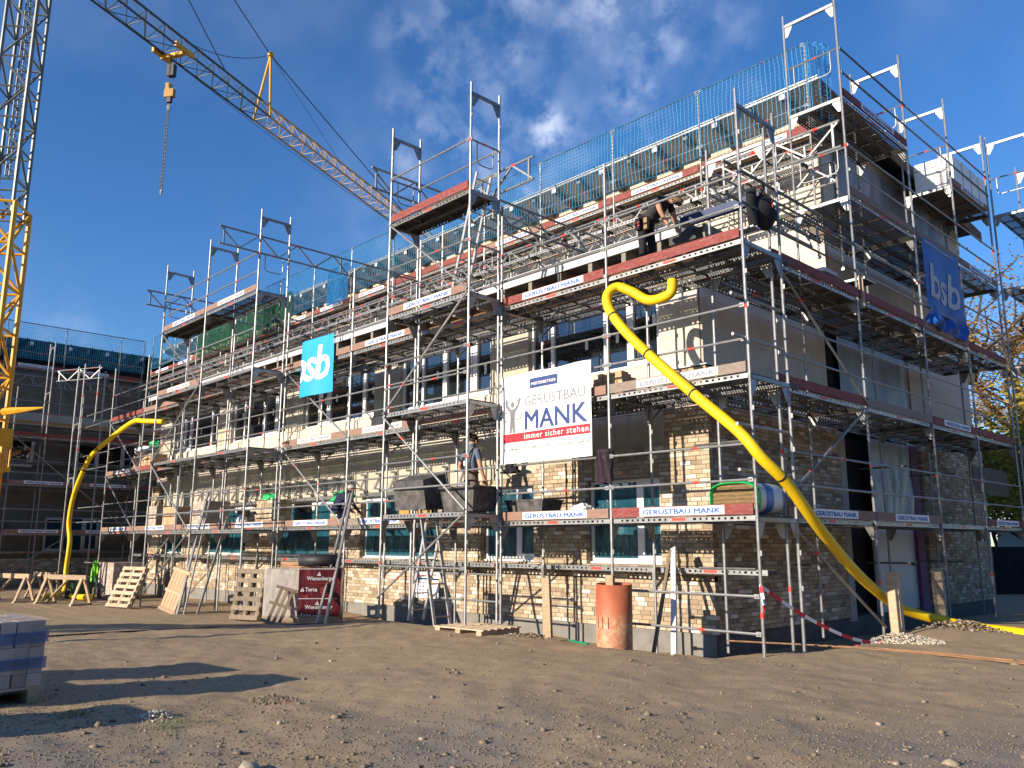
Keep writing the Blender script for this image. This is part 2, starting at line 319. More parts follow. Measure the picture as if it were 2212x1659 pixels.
t = NT('crushed stone'); r = t.rand(); t.col(t.mix(t.rng(t.noise(40,4,.6,'Pos'), .4, .7), t.ramp(r, [(0,(.09,.08,.07)),(.3,(.17,.145,.115)),(.55,(.22,.165,.11)),(.78,(.25,.205,.15)),(.95,(.33,.27,.20)),(1,(.50,.44,.36))]), (.21,.165,.11))); t.set(rough=.9, spec=.25); STONE = t.mat
STONEL = M('pale limestone chips', (.52,.46,.37), .9, 0, .2, 20, rand=.25)
pts = []; sz = []
while len(pts) < 60000:
    d = 3.6+ (RNG.random()**1.9)*15; a = YAW+RNG.uniform(-.60, .60); x = CAM.x+d*math.sin(a); y = CAM.y+d*math.cos(a)
    if y > 1.2: continue
    dens = .30+.70*step(4.2, 7.0, x-y+2.6*mnoise.noise(Vector((x*.45, y*.45, 2))))
    if RNG.random() > dens: continue
    s = .0035+.0085*RNG.random()**2+ (.03*RNG.random() if RNG.random() < .012 else 0); pts.append((x, y, zg(x, y)+s*.2)); sz.append(s)
g = thing('gravel', 'loose grey and brown crushed stone scattered over the dirt yard', 'gravel', me=stones('gravel', pts, sz, STONE)); g['kind'] = 'stuff'
def heap(cx, cy, r, n, s0, s1, mat_, label, h=.12):
    p = []; q = []
    for _ in range(n):
        a = RNG.uniform(0, 6.28); d = r*RNG.random()**.6; x = cx+d*math.cos(a)*1.5; y = cy+d*math.sin(a); s = RNG.uniform(s0, s1)
        p.append((x, y, zg(x, y)+h*RNG.random()*(1-(d/r)**1.5)+s*.2)); q.append(s)
    o = thing('gravel_heap', label, 'gravel heap', me=stones('gravel_heap', p, q, mat_)); o['kind'] = 'stuff'
heap(.70, 2.75, .40, 1500, .007, .020, STONEL, 'pale chippings heaped round the foot of the nearer timber post', .10)
heap(.95, 4.6, .5, 500, .012, .035, STONE, 'grey rubble heap beside the yellow hose near the timber posts', .12)
heap(-2.2, -.25, .35, 420, .012, .03, STONEL, 'pale gravel heap by the scaffold right of the orange pipe', .10)
heap(-3.9, -.3, .42, 420, .012, .03, STONE, 'grey gravel heap between timber stake and orange pipe', .08)
heap(-4.75, -.45, .4, 380, .012, .03, STONEL, 'pale gravel heap beside the pallet under the stair tower', .08)
heap(-1.45, -7.4, .13, 130, .007, .018, STONE if False else STONEL, 'small heap of whitish rubble in the foreground beside grass tufts', .05)
heap(-1.6, -6.25, .2, 90, .008, .022, STONE, 'grey stones heaped in the shadow of the brick pallets', .05)
for x, y, s, lb in [(.55,-7.55,.17,'big grey half buried rock at the bottom edge of the photo'),(-1.2,-6.2,.055,'pale rock in the shadow of the brick pallet'),(1.05,-4.85,.06,'brown pointed stone on open dirt in the middle foreground'),
                    (2.55,1.55,.13,'grey stone beside the end of the steel bar at the right edge'),(2.3,-3.2,.07,'tan rounded stone lying right of centre on the dirt'),(3.7,-4.0,.10,'light tan stone in the coarse gravel at lower right'),
                    (-.4,-6.3,.075,'flat pale stone between pallet shadow and gravel'),(3.3,-1.2,.05,'small grey stone on dirt in front of the steel bar'),(-1.9,-3.9,.05,'small tan stone near the tip of the farther pallet shadow'),(3.9,-2.6,.07,'grey angular stone at the right among gravel')]:
    m_ = stones('rock', [(0,0,s*.02)], [s*.72], STONE); thing('rock', lb, 'rock', (x, y, zg(x, y)), me=m_)
def grass(x, y, n, lb):
    mb = MB()
    for _ in range(n):
        px, py = RNG.normal(0, .09, 2); h = RNG.uniform(.03,.10); dx, dy = RNG.normal(0, .03, 2); w = .004
        z = zg(x+px, y+py)-zg(x, y); mb.add([(px-w,py,z),(px+w,py,z),(px+dx,py+dy,z+h)], [(0,1,2)])
    o = thing('grass', lb, 'grass', (x, y, zg(x, y)), me=mb.mesh('grass', M('grass blades', (.09,.12,.03), .7, 0, .3, 30))); o['kind'] = 'stuff'
grass(-1.1, -7.45, 90, 'sparse green grass tuft beside the small rubble heap in the foreground'); grass(-2.0, -7.9, 110, 'small grass tuft near the wrapped brick pallet at the left'); grass(-1.75,.35,60,'weeds at the foot of the brick corner')
# ---------------------------------------------------------------- scaffold kit
CA = {}
def cached(key, fn):
    if key not in CA: CA[key] = fn()
    return CA[key]
R_ = .0245
def frame_me(w, h, spig=.0, red=True, mats=None):
    def f():
        mb = MB()
        for y in (0, w):
            mb.tube((0,y,0), (0,y,h+spig), R_, 8)
        mb.box(-.022,.022,.025,w-.025,h-.075,h-.015)
        for y, s in ((0,1),(w,-1)):
            a = y+s*.03
            mb.add([(-.005,a,h-.08),(-.005,a+s*.15,h-.08),(-.005,a+s*.15,h-.12),(-.005,a+s*.05,h-.30),(-.005,a,h-.30),(.005,a,h-.08),(.005,a+s*.15,h-.08),(.005,a+s*.15,h-.12),(.005,a+s*.05,h-.30),(.005,a,h-.30)],
                   [(0,1,2,3,4),(9,8,7,6,5),(0,5,6,1),(1,6,7,2),(2,7,8,3),(3,8,9,4),(4,9,5,0)])
            if red and y == 0: mb.tube((0,y,.95), (0,y,1.02), R_+.002, 8, 1)
            for zz_ in (.5,1.0): mb.box(-.05,.05,y-.03,y+.03,h-zz_-.03,h-zz_+.03) if False else mb.box(.02,.045,y-.010,y+.010,h-zz_-.035,h-zz_+.035)
        return mb.mesh('scaffold_frame', mats or [STEEL, REDM])
    return cached(('fr', round(w,2), round(h,2), round(spig,2), red, mats is not None), f)
def post_me(h, red=True):
    def f():
        mb = MB(); mb.tube((0,0,0),(0,0,h),R_,8)
        if red: mb.tube((0,0,h*.48),(0,0,h*.48+.09),R_+.002,8,1)
        mb.box(-.035,.035,-.035,.035,.0,.06); return mb.mesh('post', [STEEL, REDM])
    return cached(('po', round(h,2), red), f)
def rail_me(l, red=True):
    def f():
        mb = MB(); mb.tube((.03,0,0),(l-.03,0,0),.019,8)
        if red: mb.tube((l*.62,0,0),(l*.62+.09,0,0),.021,8,1)
        for x in (.05, l-.05): mb.box(x-.04,x+.04,-.008,.008,-.03,.03)
        return mb.mesh('guard_rail', [STEEL, REDM])
    return cached(('ra', round(l,2), red), f)
def plank_me(l, w=.345, dark=False):
    def f():
        mb = MB(); a, b = .03, l-.03; zt, zb = .02, -.06; th = .004
        n = max(4, int(l/.115)); mid = l/2
        for y in (0, w-th):
            hs = [a+.12+(b-a-.24)*(i+.5)/n for i in range(n)]; hs = [h for h in hs if abs(h-mid) > .16]
            z0, z1 = -.036, -.004; x = a
            for h in hs:
                mb.box(x,h-.018 if (int(h*10)%3) else h-.026,y,y+th,z0,z1); x = h+(.018 if (int(h*10)%3) else .026)
            mb.box(x,b,y,y+th,z0,z1); mb.box(a,b,y,y+th,z1,zt); mb.box(a,b,y,y+th,zb,z0)
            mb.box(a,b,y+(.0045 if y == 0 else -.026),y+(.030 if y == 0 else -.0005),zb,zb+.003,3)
            mb.box(mid-.14,mid+.10,y-.003 if y == 0 else y+th+.0005,y-.0005 if y == 0 else y+th+.003,-.04,.0,2)
        mb.add([(a,.0,zt+.001),(b,.0,zt+.001),(b,w,zt+.001),(a,w,zt+.001)], [(0,1,2,3)], 1)
        for x in (a, b-.03): mb.box(x,x+.03,.0045,w-.0045,zb+.003,zt-.004,3)
        for k in range(1,4):
            x = a+(b-a)*k/4; mb.box(x-.015,x+.015,.005,w-.005,-.035,-.012,3)
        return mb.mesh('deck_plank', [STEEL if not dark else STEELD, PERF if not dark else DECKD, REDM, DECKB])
    return cached(('pl', round(l,2), round(w,2), dark), f)
def toe_me(l, m):
    def f(): mb = MB(); mb.box(.04,l-.04,-.03,0,.0,.15); return mb.mesh('toe_board', m)
    return cached(('to', round(l,2), m.name), f)
def plate_me(l, worn):
    def f():
        mb = MB(); w = min(1.55, l*.58); x0 = l*.5-w*.5+.05; y = -.033; mb.box(x0,x0+w,y,-.0305,.012,.138)
        put_text(mb, 'GERÜSTBAU MANK', x0+.06, .032, w-.12, .092, 1, lambda a, b: (a, y-.0015, b), .045, 0)
        return mb.mesh('name_plate', [PLATEW if worn else PLATE, BLUEF if worn else BLUE])
    return cached(('pp', round(l,2), worn), f)
def brace_me(l, h, r=.021):
    def f(): mb = MB(); mb.tube((0,0,0),(l,0,h),r,8); p = Vector((l*.25,0,h*.25)); q = Vector((l*.27,0,h*.27)); mb.tube(p,q,r+.003,8,1); return mb.mesh('diagonal_brace', [STEEL, REDM])
    return cached(('br', round(l,2), round(h,2)), f)
def girder_me(l, h=.45):
    def f():
        mb = MB(); mb.tube((0,0,0),(l,0,0),R_,8); mb.tube((0,0,h),(l,0,h),R_,8); n = max(2, round(l/.55)); d = l/n
        for i in range(n):
            mb.beam((i*d+.03,0,.02 if i%2 else h-.02),((i+1)*d-.03,0,h-.02 if i%2 else .02),.03,.03)
        for x in (.12, l*.5, l-.12): mb.beam((x,0,.02),(x,0,h-.02),.035,.035)
        for x in (l*.3, l*.8): mb.tube((x,0,h),(x+.09,0,h),R_+.002,8,1)
        return mb.mesh('lattice_girder', [STEEL, REDM])
    return cached(('gi', round(l,2), round(h,2)), f)
def ugate_me(w):
    def f():
        mb = MB(); mb.tube((0,.02,0),(0,w-.02,0),.017,6)
        c = [(0,.16,0),(0,.16,-.36),(0,.18,-.42),(0,.24,-.45),(0,w-.24,-.45),(0,w-.18,-.42),(0,w-.16,-.36),(0,w-.16,0)]; mb.path(c,.013,6); mb.tube((0,w*.4,0),(0,w*.4+.08,0),.019,6,1); return mb.mesh('end_guard', [STEEL, REDM])
    return cached(('ug', round(w,2)), f)
def console_me(d=.36):
    def f(): mb = MB(); mb.box(-.02,.02,0,d,-.06,-.0); mb.beam((0,0,-.34),(0,d-.03,-.06),.03,.03); mb.box(-.03,.03,-.03,.03,-.38,.0); return mb.mesh('console', STEEL)
    return cached(('co', d), f)
class Line:
    """a run of scaffold: s along the facade, t inwards, z up"""
    def __init__(s, th, ox, oy, ang, dz=0): s.th, s.o, s.a, s.dz = th, Vector((ox,oy,0)), ang, dz; s.c, s.s_ = math.cos(ang), math.sin(ang)
    def P(s, a, t, z): return (s.o.x+a*s.c-t*s.s_, s.o.y+a*s.s_+t*s.c, z+s.dz)
    def put(s, name, me, a, t, z, turn=0, **k): return part(name, me, s.th, s.P(a,t,z), s.a+turn, **k)
    def frame(s, a, z, h, w, spig=0, t=0, red=None):
        red = (h > 1.5 and RNG.random() < .6) if red is None else red
        return s.put('scaffold_frame', frame_me(w,h,spig,red), a, t, z)
    def rails(s, a0, a1, z, t=0, hs=(.5,1.0)):
        for h in hs: s.put('guard_rail', rail_me(a1-a0, RNG.random() < .4), a0, t-.03, z+h)
    def deck(s, a0, a1, z, w, t0=.02, dark=False):
        n = max(1, round((w-.04)/.36)); pw = (w-.04)/n-.012
        for i in range(n): s.put('deck_plank', plank_me(a1-a0, round(pw,3), dark), a0, t0+i*(pw+.012), z)
    def toe(s, a0, a1, z, style, t=0):
        m = TOERED if 'red' in style else TOEGRY if 'grey' in style else TOEBRN
        o = s.put('toe_board', toe_me(a1-a0, m), a0, t, z+.025)
        if 'sign' in style: part('name_plate', plate_me(a1-a0, 'worn' in style), o, (0,0,0), 0, local=True)
    def brace(s, a0, z0, a1, z1, t=-.04):
        if a1 < a0: a0, z0, a1, z1 = a1, z1, a0, z0
        s.put('diagonal_brace', brace_me(a1-a0, z1-z0), a0, t, z0)
def scaffold(label, ox, oy, ang, dz=0, name='scaffold', cat='scaffold'): return Line(thing(name, label, cat, (ox,oy,0)), ox, oy, ang, dz)
W9 = 1.09
# front run
F = scaffold('long steel facade scaffold along the sunlit front with name plates on its toe boards', 0, 0, 0)
FS = [0,-2.57,-5.14,-7.71,-10.28,-13.35,-16.5,-19.7,-23.1,-26.4]
for i, a in enumerate(FS):
    for z, h in ((-.3,2.3),(2,2),(4,2)): F.frame(a, z, h, W9)
    if i == 0: F.frame(a, 6, 2.17, W9, .22)
    else: F.put('post', post_me(2.05), a, 0, 6)
    if i: F.put('console', console_me(), a, W9, 1.22); F.put('console', console_me(), a, W9, 4); F.put('console', console_me(), a, W9, 6)
toes = {2:['sign red','sign brown','sign grey','sign grey','sign brown','sign brown','sign brown','sign brown','sign brown'],
        4:['sign worn grey','brown','brown','sign worn brown','sign worn brown','','','red','sign worn brown'],
        6:['red','sign red','','sign brown','brown','brown','brown','brown','red']}
for i in range(9):
    a0, a1 = FS[i+1], FS[i]
    for z in (2,4,6):
        F.deck(a0,a1,z,W9); F.rails(a0,a1,z); st = toes[z][i]
        if st: F.toe(a0,a1,z,st)
        if z > 2: F.put('deck_plank', plank_me(a1-a0,.32), a0, W9+.04, z)
    if i: F.put('deck_plank', plank_me(a1-a0,.32), a0, W9+.04, 1.22)
F.put('deck_plank', plank_me(2.0,.32), -2.5, W9+.04, 1.22)
F.rails(-2.57,0,0,hs=(.44,.93)); F.rails(-7.71,-5.14,0,t=.05,hs=(.6,1.07))
F.brace(-13.35,6,-10.28,4); F.brace(-13.35,4,-10.28,2); F.brace(-23.1,4,-26.4,6); F.brace(-26.4,4,-23.1,2); F.brace(-22.9,.3,-19.7,2)
# tubes sticking out at the corner
for z in (2.62,3.25,4.52,5.12): F.put('tube_end', cached('te', lambda: MB().tube((0,-.32,0),(0,1.05,0),R_,8).mesh('tube_end', STEEL)), -.045, 0, z)
for z in (6.62,7.12): F.put('tube_end', cached('te2', lambda: MB().tube((0,-.36,0),(0,2.6,0),R_,8).mesh('tube_end', STEELD)), -.05, 0, z)
# return frames at the far left end
F.put('scaffold_frame', frame_me(.75,2,.2), -27.0, -.9, 6, turn=math.pi/2); F.put('scaffold_frame', frame_me(.75,2), -27.0, -.9, 4, turn=math.pi/2); F.put('scaffold_frame', frame_me(.75,4.3), -27.0, -.9, -.3, turn=math.pi/2)
F.put('post', post_me(8.3), -26.9, -.2, -.3); F.rails(-29.2,-26.4,6,hs=(.1,.55)); F.rails(-29.2,-26.4,4,hs=(.4,.95)); F.rails(-29.2,-26.4,2,hs=(.4,.95)); F.put('post', post_me(2.3), -28.3, 0, 6.2)
# stair tower in the middle
T1 = scaffold('two bay high stair tower standing in front of the middle of the scaffold', -5.1, -.86, 0, .15, 'stair_tower', 'scaffold tower')
A0, A1 = -2.54, 0
for a in (A0, A1):
    for z, h in ((.12,1.88),(2,2),(4,2),(6,2),(8,2)): T1.frame(a, z, h, .73, .18 if z == 8 else 0)
    T1.put('end_guard', ugate_me(.73), a, 0, 9.0); T1.put('end_guard', ugate_me(.73), a, 0, 6.95)
    T1.put('base_plate', cached('bp', lambda: MB().box(-.08,.08,-.08,.08,-.02,.0).mesh('base_plate', STEELD)), a, 0, .1)
for z in (2,4): T1.deck(A0,A1,z,.73)
T1.deck(A0,A1,6,.73); T1.toe(A0,A1,6,'sign brown'); T1.deck(A0,A1,8,.73,dark=True); T1.toe(A0,A1,8,'red')
for z in (2,4,6): T1.rails(A0,A1,z)
T1.rails(A0,A1,8,hs=(1.0,)); T1.rails(A0,A1,8,t=.73,hs=(1.0,.5)); T1.rails(A0,A1,0,hs=(1.05,))
for a0,z0,a1,z1 in ((A0,.45,A1,2),(A1,2.05,A0,3.95),(A0,4,A1,6),(A1,6.05,A0,8)): T1.brace(a0,z0,a1,z1,-.045)
T1.put('lattice_girder', girder_me(2.9), -2.0, .78, 8.15)
def ladder_me(l, w=.36, n=None, lean=0):
    mb = MB()
    for y in (0,w): mb.beam((0,y,0),(lean,y,l),.03,.055)
    n = n or int(l/.28)
    for i in range(n): z = (i+.6)*l/n; x = lean*z/l; mb.tube((x,0,z),(x,w,z),.014,6)
    return mb.mesh('ladder', ALU)
T1.put('ladder', ladder_me(2.4,lean=.75), -.85, .25, 6.05); T1.put('ladder', ladder_me(2.2,lean=.6), -2.0, .3, .05); T1.put('ladder', ladder_me(2.3,lean=-.55), -1.0, .15, .0)
# double tower at the left
T2 = scaffold('two bay wide scaffold tower standing in front of the left part of the facade', -13.13, -1.04, 0, -.07, 'stair_tower', 'scaffold tower')
B = [-6.12,-3.04,0]
for a in B:
    for z, h in ((-.1,2.1),(2,2),(4,2),(6,2),(8,2)): T2.frame(a, z, h, .82, .18 if z == 8 else 0)
T2.put('end_guard', ugate_me(.82), 0, 0, 9.0); T2.put('end_guard', ugate_me(.82), B[0], 0, 9.0); T2.put('end_guard', ugate_me(.82), B[1], 0, 7.0)
for i in (0,1):
    a0, a1 = B[i], B[i+1]
    for z in (2,4,6,8): T2.deck(a0,a1,z,.82,dark=(z==8 and i==0)); T2.rails(a0,a1,z)
    if i == 0: T2.toe(a0,a1,6,'sign worn brown')
    T2.toe(a0,a1,8,'sign brown' if i == 0 else 'sign worn brown')
for a0,z0,a1,z1 in ((B[0],8,B[1],6),(B[1],6,B[0],4),(B[0],4,B[1],2),(B[1],2,B[0],.1)): T2.brace(a0,z0,a1,z1,-.045)
# right-hand run
Rr = scaffold('tall steel scaffold along the shaded side facade, reaching above the roof edge', -.17, 1.1, math.pi/2)
RS = [0,3.07,6.14,8.78,11.45]
for i, a in enumerate(RS):
    for z, h in ((0,2),(2,2),(4,2),(6,2)): Rr.frame(a, z, h, 1.07, .2 if (z == 6 and i == 0) else 0)
    if i:
        for z in (8,10): Rr.frame(a, z, 2, 1.07, .2 if z == 10 else 0)
for z in (0,): [Rr.put('post', post_me(.4,False), a, 0, -.3) for a in RS]
rt_ = {2:['sign brown','sign brown','','sign red'],4:['red','grey','sign red','red'],6:['red','red','brown','red'],8:['','brown','brown','sign brown'],10:['','sign red','','sign brown']}
for i in range(4):
    a0, a1 = RS[i], RS[i+1]
    for z in (2,4,6,8,10):
        if (i == 0 and z >= 8) or (z == 10 and i == 2): continue
        Rr.deck(a0,a1,z,1.07)
        if z < 9: Rr.put('deck_plank', plank_me(a1-a0,.32), a0, 1.12, z)
        Rr.rails(a0,a1,z)
        if rt_[z][i]: Rr.toe(a0,a1,z,rt_[z][i])
    if i: Rr.rails(a0,a1,10)
Rr.rails(RS[0],RS[1],6)
for a in (RS[1],RS[2],RS[3]): Rr.put('end_guard', ugate_me(1.07), a, 0, 11.0)
Rr.put('end_guard', ugate_me(1.07), RS[1], 0, 8.95)
Rr.brace(0,6,3.07,4.05); Rr.brace(3.07,4,0,2.3); Rr.brace(0,1.95,3.07,.25)
for a in RS[:-1]:
    for z in (1.25,3.2): Rr.put('wall_tie', cached('wt', lambda: MB().tube((0,.55,0),(0,1.55,0),.021,6).mesh('wall_tie', STEELD)), a+.02, 0, z)
# tilted spare platform lying in the outer bay
Rr.put('tilted_platform', cached('tp', lambda: MB().box(0,2.4,0,.03,0,.62).mesh('tilted_platform', DECKB)), 8.9, .2, 2.75, turn=0)
# short return run beyond the far corner
R2 = scaffold('far corner scaffold behind the side run, standing out to the right', .95, 12.75, math.pi/2)
for a in (0,2.57):
    for z in (0,2,4,6,8,10): R2.frame(a, z, 2, 1.07, .2 if z == 10 else 0)
for z in (4,6,8,10): R2.deck(0,2.57,z,1.07); R2.rails(0,2.57,z)
R2.put('end_guard', ugate_me(1.07), 0, 0, 11); R2.brace(0,2,2.57,4); R2.brace(0,6,2.57,4); R2.brace(0,8,2.57,6); R2.toe(0,2.57,2,'sign red')
R2.rails(0,2.57,2); R2.rails(0,2.57,0)
# roof scaffold on the set-back storey
U = scaffold('upper scaffold in front of the set back top storey, hung with turquoise net', -1.6, 5.06, 0, 0)
US = [.35,-2.3,-4.87,-7.44,-9.75,-11.7,-14.3,-16.85,-19.4,-22.0,-24.6,-27.2,-29.8,-32.4,-35.3]
st = ['sign red','sign red','sign red','sign brown','red','red','sign brown','sign red','sign brown','sign red','sign brown','sign red','sign red','sign red']
for i, a in enumerate(US):
    U.put('post', post_me(4.75), a, 0, 7.25); U.put('post', post_me(2.75), a, W9, 7.25)
    U.put('transom', cached('tr', lambda: MB().box(-.022,.022,.03,W9-.03,-.075,-.015).mesh('transom', STEEL)), a, 0, 10)
for i in range(14):
    a0, a1 = US[i+1], US[i]
    U.deck(a0,a1,10,W9); U.toe(a0,a1,10,st[i]); U.put('guard_rail', rail_me(a1-a0), a0, 0, 12); U.put('guard_rail', rail_me(a1-a0), a0, 0, 10.62)
    U.put('lattice_girder', girder_me(a1-a0), a0, -.05, 9.25); U.put('lattice_girder', girder_me(a1-a0), a0, W9, 9.25)
    U.put('deck_plank', plank_me(a1-a0,.32), a0, -.45, 9.2)
def girder_y(x, y0, y1, z, label):
    mb = girder_me(y1-y0); o = thing('lattice_girder', label, 'lattice girder', (x,y0,z), 'lattice girders bridging from the towers to the roof', mb, math.pi/2)
girder_y(-5.2,-.3,4.9,7.75,'lattice girder bridging from the middle stair tower over to the upper scaffold')
girder_y(-7.75,-1.3,4.9,8.9,'lattice girder from the left posts of the middle stair tower to the roof')
girder_y(-13.2,-2.1,4.9,8.95,'lattice girder on the right posts of the double tower, end sticking out')
girder_y(-19.3,-1.6,4.9,8.75,'lattice girder on the left posts of the double tower, end sticking out')
girder_y(-1.35,1.15,5.0,7.5,'lattice girder above the right corner of the lower roof')
th = thing('lattice_girder', 'pale lattice girder lying along x between corner post and side scaffold', 'lattice girder', (-1.7,2.2,8.0), me=girder_me(2.3)); th['label'] = 'pale lattice girder by the hanging rucksack at the right corner'
# safety nets
def net(name, label, P, nu, nv, mt, r=.0068, top=.0):
    mb = MB()
    def q(i, j):
        u, v = i/nu, j/nv; n = mnoise.noise(Vector((i*.35, j*.35, 1.3))); sag = .035*math.sin(v*math.pi)*math.sin(i*.21)
        return Vector(P(u+ .14*n/nu, v+.2*mnoise.noise(Vector((i*.3, j*.4, 7)))/nv*(0 < j < nv), sag+.02*n))
    pts = [[q(i,j) for j in range(nv+1)] for i in range(nu+1)]
    for i in range(nu+1): mb.path(pts[i], r, 3, cap=False)
    for j in range(nv+1): mb.path([pts[i][j] for i in range(nu+1)], r if 0 < j < nv else r*2.2, 3, cap=False)
    return thing(name, label, 'safety net', me=mb.mesh(name, mt))
net('safety_net', 'turquoise safety net stretched along the roof edge above the front', lambda u,v,s: (-36.9+u*35.7, 5.0+s*1.2, 10.35+1.62*v-.06*math.sin(u*44)**2*(v<.02)), 340, 17, NETM)
net('safety_net', 'bunched turquoise net hanging at the right end of the roof edge', lambda u,v,s: (-1.2+.25*u+.06*math.sin(u*19), 5.0+.55*u+.07*math.cos(u*23)+s, 10.0+2.0*v), 14, 17, NETM, .005)
net('safety_net', 'dark blue panel of doubled netting between the towers on the roof scaffold', lambda u,v,s: (-19.6+u*1.3, 4.8+s, 10.05+1.3*v), 34, 34, M('bright blue net', (.01,.16,.42),.8), .010)
net('safety_net', 'green debris netting behind the left tower on the roof scaffold', lambda u,v,s: (-31.0+u*8.6, 4.9+s, 10.0+1.25*v), 130, 36, NETG, .010)
# ---------------------------------------------------------------- main building
MBD = thing('apartment_building', 'half clad brick apartment building shell with a set back top storey', 'building', (0,0,0))
class Face:
    """facade frame: s along, t inwards, z up"""
    def __init__(s, th, ox, oy, ang): s.th = th; s.o = (ox,oy); s.a = ang; s.c, s.s_ = math.cos(ang), math.sin(ang)
    def P(s, a, t, z): return (s.o[0]+a*s.c-t*s.s_, s.o[1]+a*s.s_+t*s.c, z)
    def put(s, name, me, a=0, t=0, z=0, **k): return part(name, me, s.th, s.P(a,t,z), s.a, **k)
FF = Face(MBD, 0, 1.65, 0); FR = Face(MBD, -1.79, 0, math.pi/2); F3 = Face(MBD, 0, 6.5, 0)
def free_boxes(s0, s1, z0, z1, ops):
    xs = sorted({s0, s1, *[o[0] for o in ops if s0 < o[0] < s1], *[o[1] for o in ops if s0 < o[1] < s1]}); r = []
    for a, b in zip(xs, xs[1:]):
        m = (a+b)/2; z = z0
        for o in sorted([o for o in ops if o[0] < m < o[1]], key=lambda o: o[2]):
            if o[2] > z: r.append((a,b,z,min(o[2],z1)))
            z = max(z, o[3])
        if z < z1: r.append((a,b,z,z1))
    return r
LW = [(-4.56,-2.83),(-7.56,-5.95),(-12.17,-9.02),(-16.75,-13.62),(-21.5,-18.4),(-24.95,-23.2)]
UW = [(-6.25,-2.85,4.88),(-10.85,-7.44,4.88),(-15.6,-11.97,4.88),(-20.25,-16.6,4.88),(-24.9,-21.35,4.88)]
ops = [(a,b,1.30,2.80) for a,b in LW]+[(a,b,z,6.45) for a,b,z in UW]
mb = MB()
for a,b,z0,z1 in free_boxes(-26.35,-1.97,-.4,6.68,ops): mb.box(a,b,.18,.50,z0,z1)
FF.put('wall', mb.mesh('wall', CONC))
# side wall core with the tall opening
mb = MB(); so = [(6.76,10.30,.1,3.95),(6.45,10.5,3.95,6.5)]
for a,b,z0,z1 in free_boxes(2.16,15.4,-.4,6.68,so): mb.box(a,b,.17,.45,z0,z1)
FR.put('wall', mb.mesh('wall', CONC))
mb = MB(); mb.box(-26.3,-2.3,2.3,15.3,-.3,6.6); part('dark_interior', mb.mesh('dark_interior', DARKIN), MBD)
mb = MB(); mb.box(-26.3,-1.84,1.70,15.35,-.45,.178); part('plinth', mb.mesh('plinth', PLINTH), MBD)
mb = MB(); mb.box(-26.3,-1.83,1.685,1.697,-.45,.179); part('plinth_render', mb.mesh('plinth_render', SOIL_BASE), MBD)
# bricks ------------------------------------------------------------
CH, BL, BH, BD = .077, .21, .065, .10
def one_brick():
    mb = MB(); mb.box(0,BL,0,BD,0,BH); return mb.mesh('brick', BRICK)
BME = one_brick(); CAND = []
def lay(face, regions, zbase=.18):
    zs = [z for r in regions for z in r[2:4]]; k0 = int((min(zs)-zbase)/CH); k1 = int((max(zs)-zbase)/CH)+1
    for k in range(k0, k1):
        z = zbase+k*CH; zc = z+BH/2; iv = sorted((r[0], r[1]) for r in regions if r[2] <= zc <= r[3]); mg = []
        for a, b in iv:
            if mg and a <= mg[-1][1]+.005: mg[-1][1] = max(b, mg[-1][1])
            else: mg.append([a,b])
        for a, b in mg:
            off = (k % 2)*.111 + .03*((k*7) % 3); x = a-off
            while x < b:
                x0, x1 = max(x,a), min(x+BL,b)
                if x1-x0 > .03: CAND.append((face, x0, x1-x0, RNG.uniform(-.004,.004), z))
                x += BL+.012
fr = [(-26.3,-12.6,.18,.98),(-12.6,-1.79,.18,1.28)]
piers = [(-2.83,-1.79),(-5.95,-4.56),(-9.02,-7.56),(-13.62,-12.17),(-18.4,-16.75),(-23.2,-21.5),(-26.3,-24.95)]
for i, (a,b) in enumerate(piers): fr.append((a,b,.98,2.78 if i < 3 else [2.65,2.5,2.35,2.78][i-3]))
fr += [(-7.9,-2.6,2.82,2.98),(-6.6,-2.6,2.98,3.05),(-5.9,-2.6,3.05,3.14),(-4.9,-2.6,3.14,3.30),(-2.7,-1.79,2.78,4.64),(-26.3,-25.6,2.78,3.75)]
lay(FF, fr); rr = [(1.755,6.49,.18,4.64),(10.95,15.4,.18,4.0),(14.2,15.4,4.0,4.4)]; lay(FR, rr)
for a,b,z0,z1 in fr: mb = MB(); mb.box(a+.001,b-.001,.012,.179,z0-.004,z1-.012); FF.put('mortar_bed', mb.mesh('mortar_bed', MORTAR))
for a,b,z0,z1 in rr: mb = MB(); mb.box(a+.001 if a > 2 else 1.66,b-.001,.012,.169,z0-.004,z1-.012); FR.put('mortar_bed', mb.mesh('mortar_bed', MORTAR))
def dist(c): return (Vector(c[0].P(c[1],0,c[4]))-CAM).length
full = sorted([c for c in CAND if c[2] > .2], key=dist)[:298]; fset = {id(c) for c in full}
for c in full: part('brick', BME, MBD, c[0].P(c[1],c[3],c[4]), c[0].a)
mb = MB()
for c in CAND:
    if id(c) in fset: continue
    f, a, l, t_, z = c; P = f.P
    mb.add([P(a,t_,z),P(a+l,t_,z),P(a+l,BD,z),P(a,BD,z),P(a,t_,z+BH),P(a+l,t_,z+BH),P(a+l,BD,z+BH),P(a,BD,z+BH)], [(0,1,5,4),(1,2,6,5),(3,0,4,7),(4,5,6,7),(0,3,2,1)])
part('brick', mb.mesh('brick', BRICK), MBD, kind='stuff')
